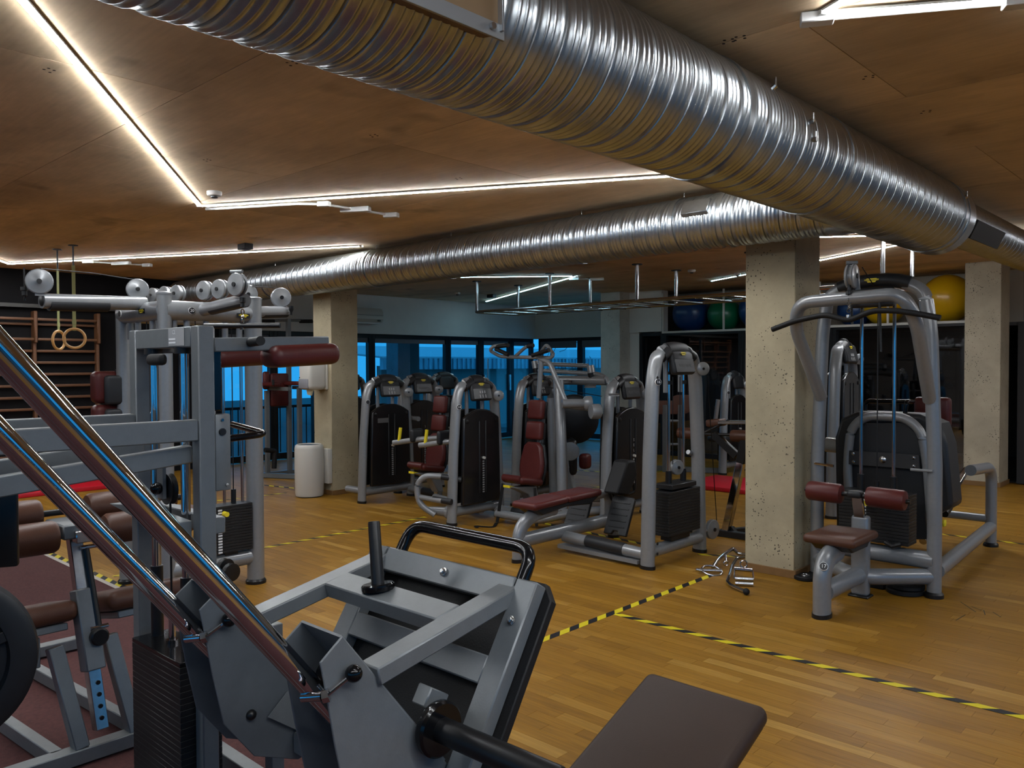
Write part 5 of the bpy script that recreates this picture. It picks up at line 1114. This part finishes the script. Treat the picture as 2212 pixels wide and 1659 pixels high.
tape(FL(1150, 1125), FL(1420, 1182), 'tape passing under the rowing bench'); tape(FL(1420, 1182)+Vector((.4, 0, .0)), FL(1640, 1205), 'tape behind the row tower towards the column')
tape(FL(2020, 1152), FL(2330, 1190), 'tape behind the lat tower at the right edge'); tape(FL(1250, 1060), FL(1295, 1052), 'short piece of tape between the far machines'); tape(FL(1365, 1030), FL(1470, 1010), 'tape seen through the row tower'); tape(FL(1170, 1010), FL(1330, 1022), 'tape in front of the rear glass wall')
tape(FL(560, 1047), FL(640, 1055), 'tape in front of the dip station')
# scuff marks on the floor
sc = M()
for a, b in (((2075, 1300), (2108, 1322)), ((2098, 1310), (2120, 1318)), ((2125, 1318), (2128, 1328)), ((2145, 1322), (2162, 1333)), ((2065, 1340), (2085, 1328))): sc.bar(FL(*a, .0006), FL(*b, .0006), .006, .0006)
o = obj('scuff_marks', sc, mat('scuff', (.02, .015, .01), .6), fb); o['kind'] = 'stuff'
# ================================================================== outside in the dusk
single('outside_ground', M().box((-40, -40, -.4), (-12.7, 45, -.2)), mat('dark_paving', (.06, .065, .07), .8), 'dark paving outside the windows', 'ground')
shd = thing('low_shed', 'low shed with corrugated fascia outside the windows', 'shed', (-17.5, 16, -.2))
obj('roof', M().prism([(-17.1, 13.2, 1.80), (-23, 13.2, 2.25), (-23, 36, 2.25), (-17.1, 36, 1.80)], (0, 0, .05)), mat('pale_roof', (.42, .46, .5), .5), shd)
q = M(); y = 13.2
while y < 30: q.box((-17.14, y, 1.5), (-17.08, y+.09, 1.81)); y += .18
f_ = obj('fascia', M().box((-17.2, 13.2, 1.5), (-17.12, 30, 1.82)), mat('blue_fascia', (.30, .36, .42), .5, noise=.5, nscale=3, stretch=(1, 6, .6)), shd); o = obj('fascia_ribs', q, MATS['blue_fascia'], f_); o['kind'] = 'stuff'
obj('shed_wall', M().box((-17.6, 13.4, -.2), (-17.4, 36, 1.6)), mat('shed_wall', (.16, .18, .17), .8), shd)
single('outside_column', M().box((-13.75, 10.72, -.2), (-13.35, 11.05, 3.2), .01), concrete('wet_concrete', (.16, .17, .19)), 'dark concrete column standing outside the windows', 'column')
single('outside_wall', M().box((-13.9, 11.2, -.2), (-13.7, 11.6, 3.2), .01), MATS['dark_paving'], 'narrow dark wall beside the outdoor column', 'wall')
rl = thing('railing', 'black balcony railing outside the glass doors', 'railing', (-13.5, 7.5, -.2))
obj('top_rail', M().bar((-13.5, 5.0, .85), (-13.5, 9.6, .85), .05, .05), black, rl); obj('bottom_rail', M().bar((-13.5, 5.0, -.1), (-13.5, 9.6, -.1), .04, .04), black, rl)
for i in range(32): obj('baluster', M().bar((-13.5, 5.1+.14*i, -.1), (-13.5, 5.1+.14*i, .84), .018, .018, up=(0, 1, 0)), black, rl)
random.seed(11)
def foliage(name, lb, c, r, n, col):
    q = M()
    for i in range(n):
        d = Vector((random.gauss(0, 1), random.gauss(0, 1), random.gauss(0, 1))).normalized()*r*random.random()**.4; p = vec(c)+d
        a = Vector((random.gauss(0, 1), random.gauss(0, 1), random.gauss(0, 1))).normalized()*.06; b = Vector((random.gauss(0, 1), random.gauss(0, 1), random.gauss(0, 1))).normalized()*.03
        q.add([p-a, p+b, p+a, p-b], [(0, 1, 2, 3)])
    t = thing(name, lb, 'shrub', (c[0], c[1], -.2)); o = obj('leaves', q, mat('leaf_green', col, .5), t); o['kind'] = 'stuff'; obj('stem', M().tube([(c[0], c[1], -.2), c], .02), barwood, t)
foliage('shrub', 'green shrub glimpsed through the glass behind the cable tower', (-13.9, 5.75, 1.35), .3, 240, (.05, .16, .03)); foliage('shrub', 'small green shrub low behind the railing', (-14.0, 6.9, .1), .35, 240, (.04, .13, .03))
vn = thing('bare_vine', 'bare branches of a climbing plant hanging outside the corner windows', 'vine', (-13.2, 14.9, -.2))
obj('stem', M().tube([(-13.0, 15.2, -.2), (-12.9, 15.1, 1.3), (-12.8, 15.0, 2.4)], .025), barwood, vn)
for i in range(26):
    p = Vector((-12.9+random.uniform(-.3, 2.8), 15.1+random.uniform(-.2, .3), random.uniform(1.5, 2.5))); d = Vector((random.uniform(-1, 1)*.5, random.uniform(-.2, .2), random.uniform(-.5, .3)))
    obj('twig', M().tube([p, p+d*.5+Vector((0, 0, -.04)), p+d], .006, n=5), black, vn)
single('outside_terrace', M().box((3.75, -30, -.4), (30, 20, -.2)), MATS['dark_paving'], 'dark terrace outside the windows behind the photographer', 'ground')
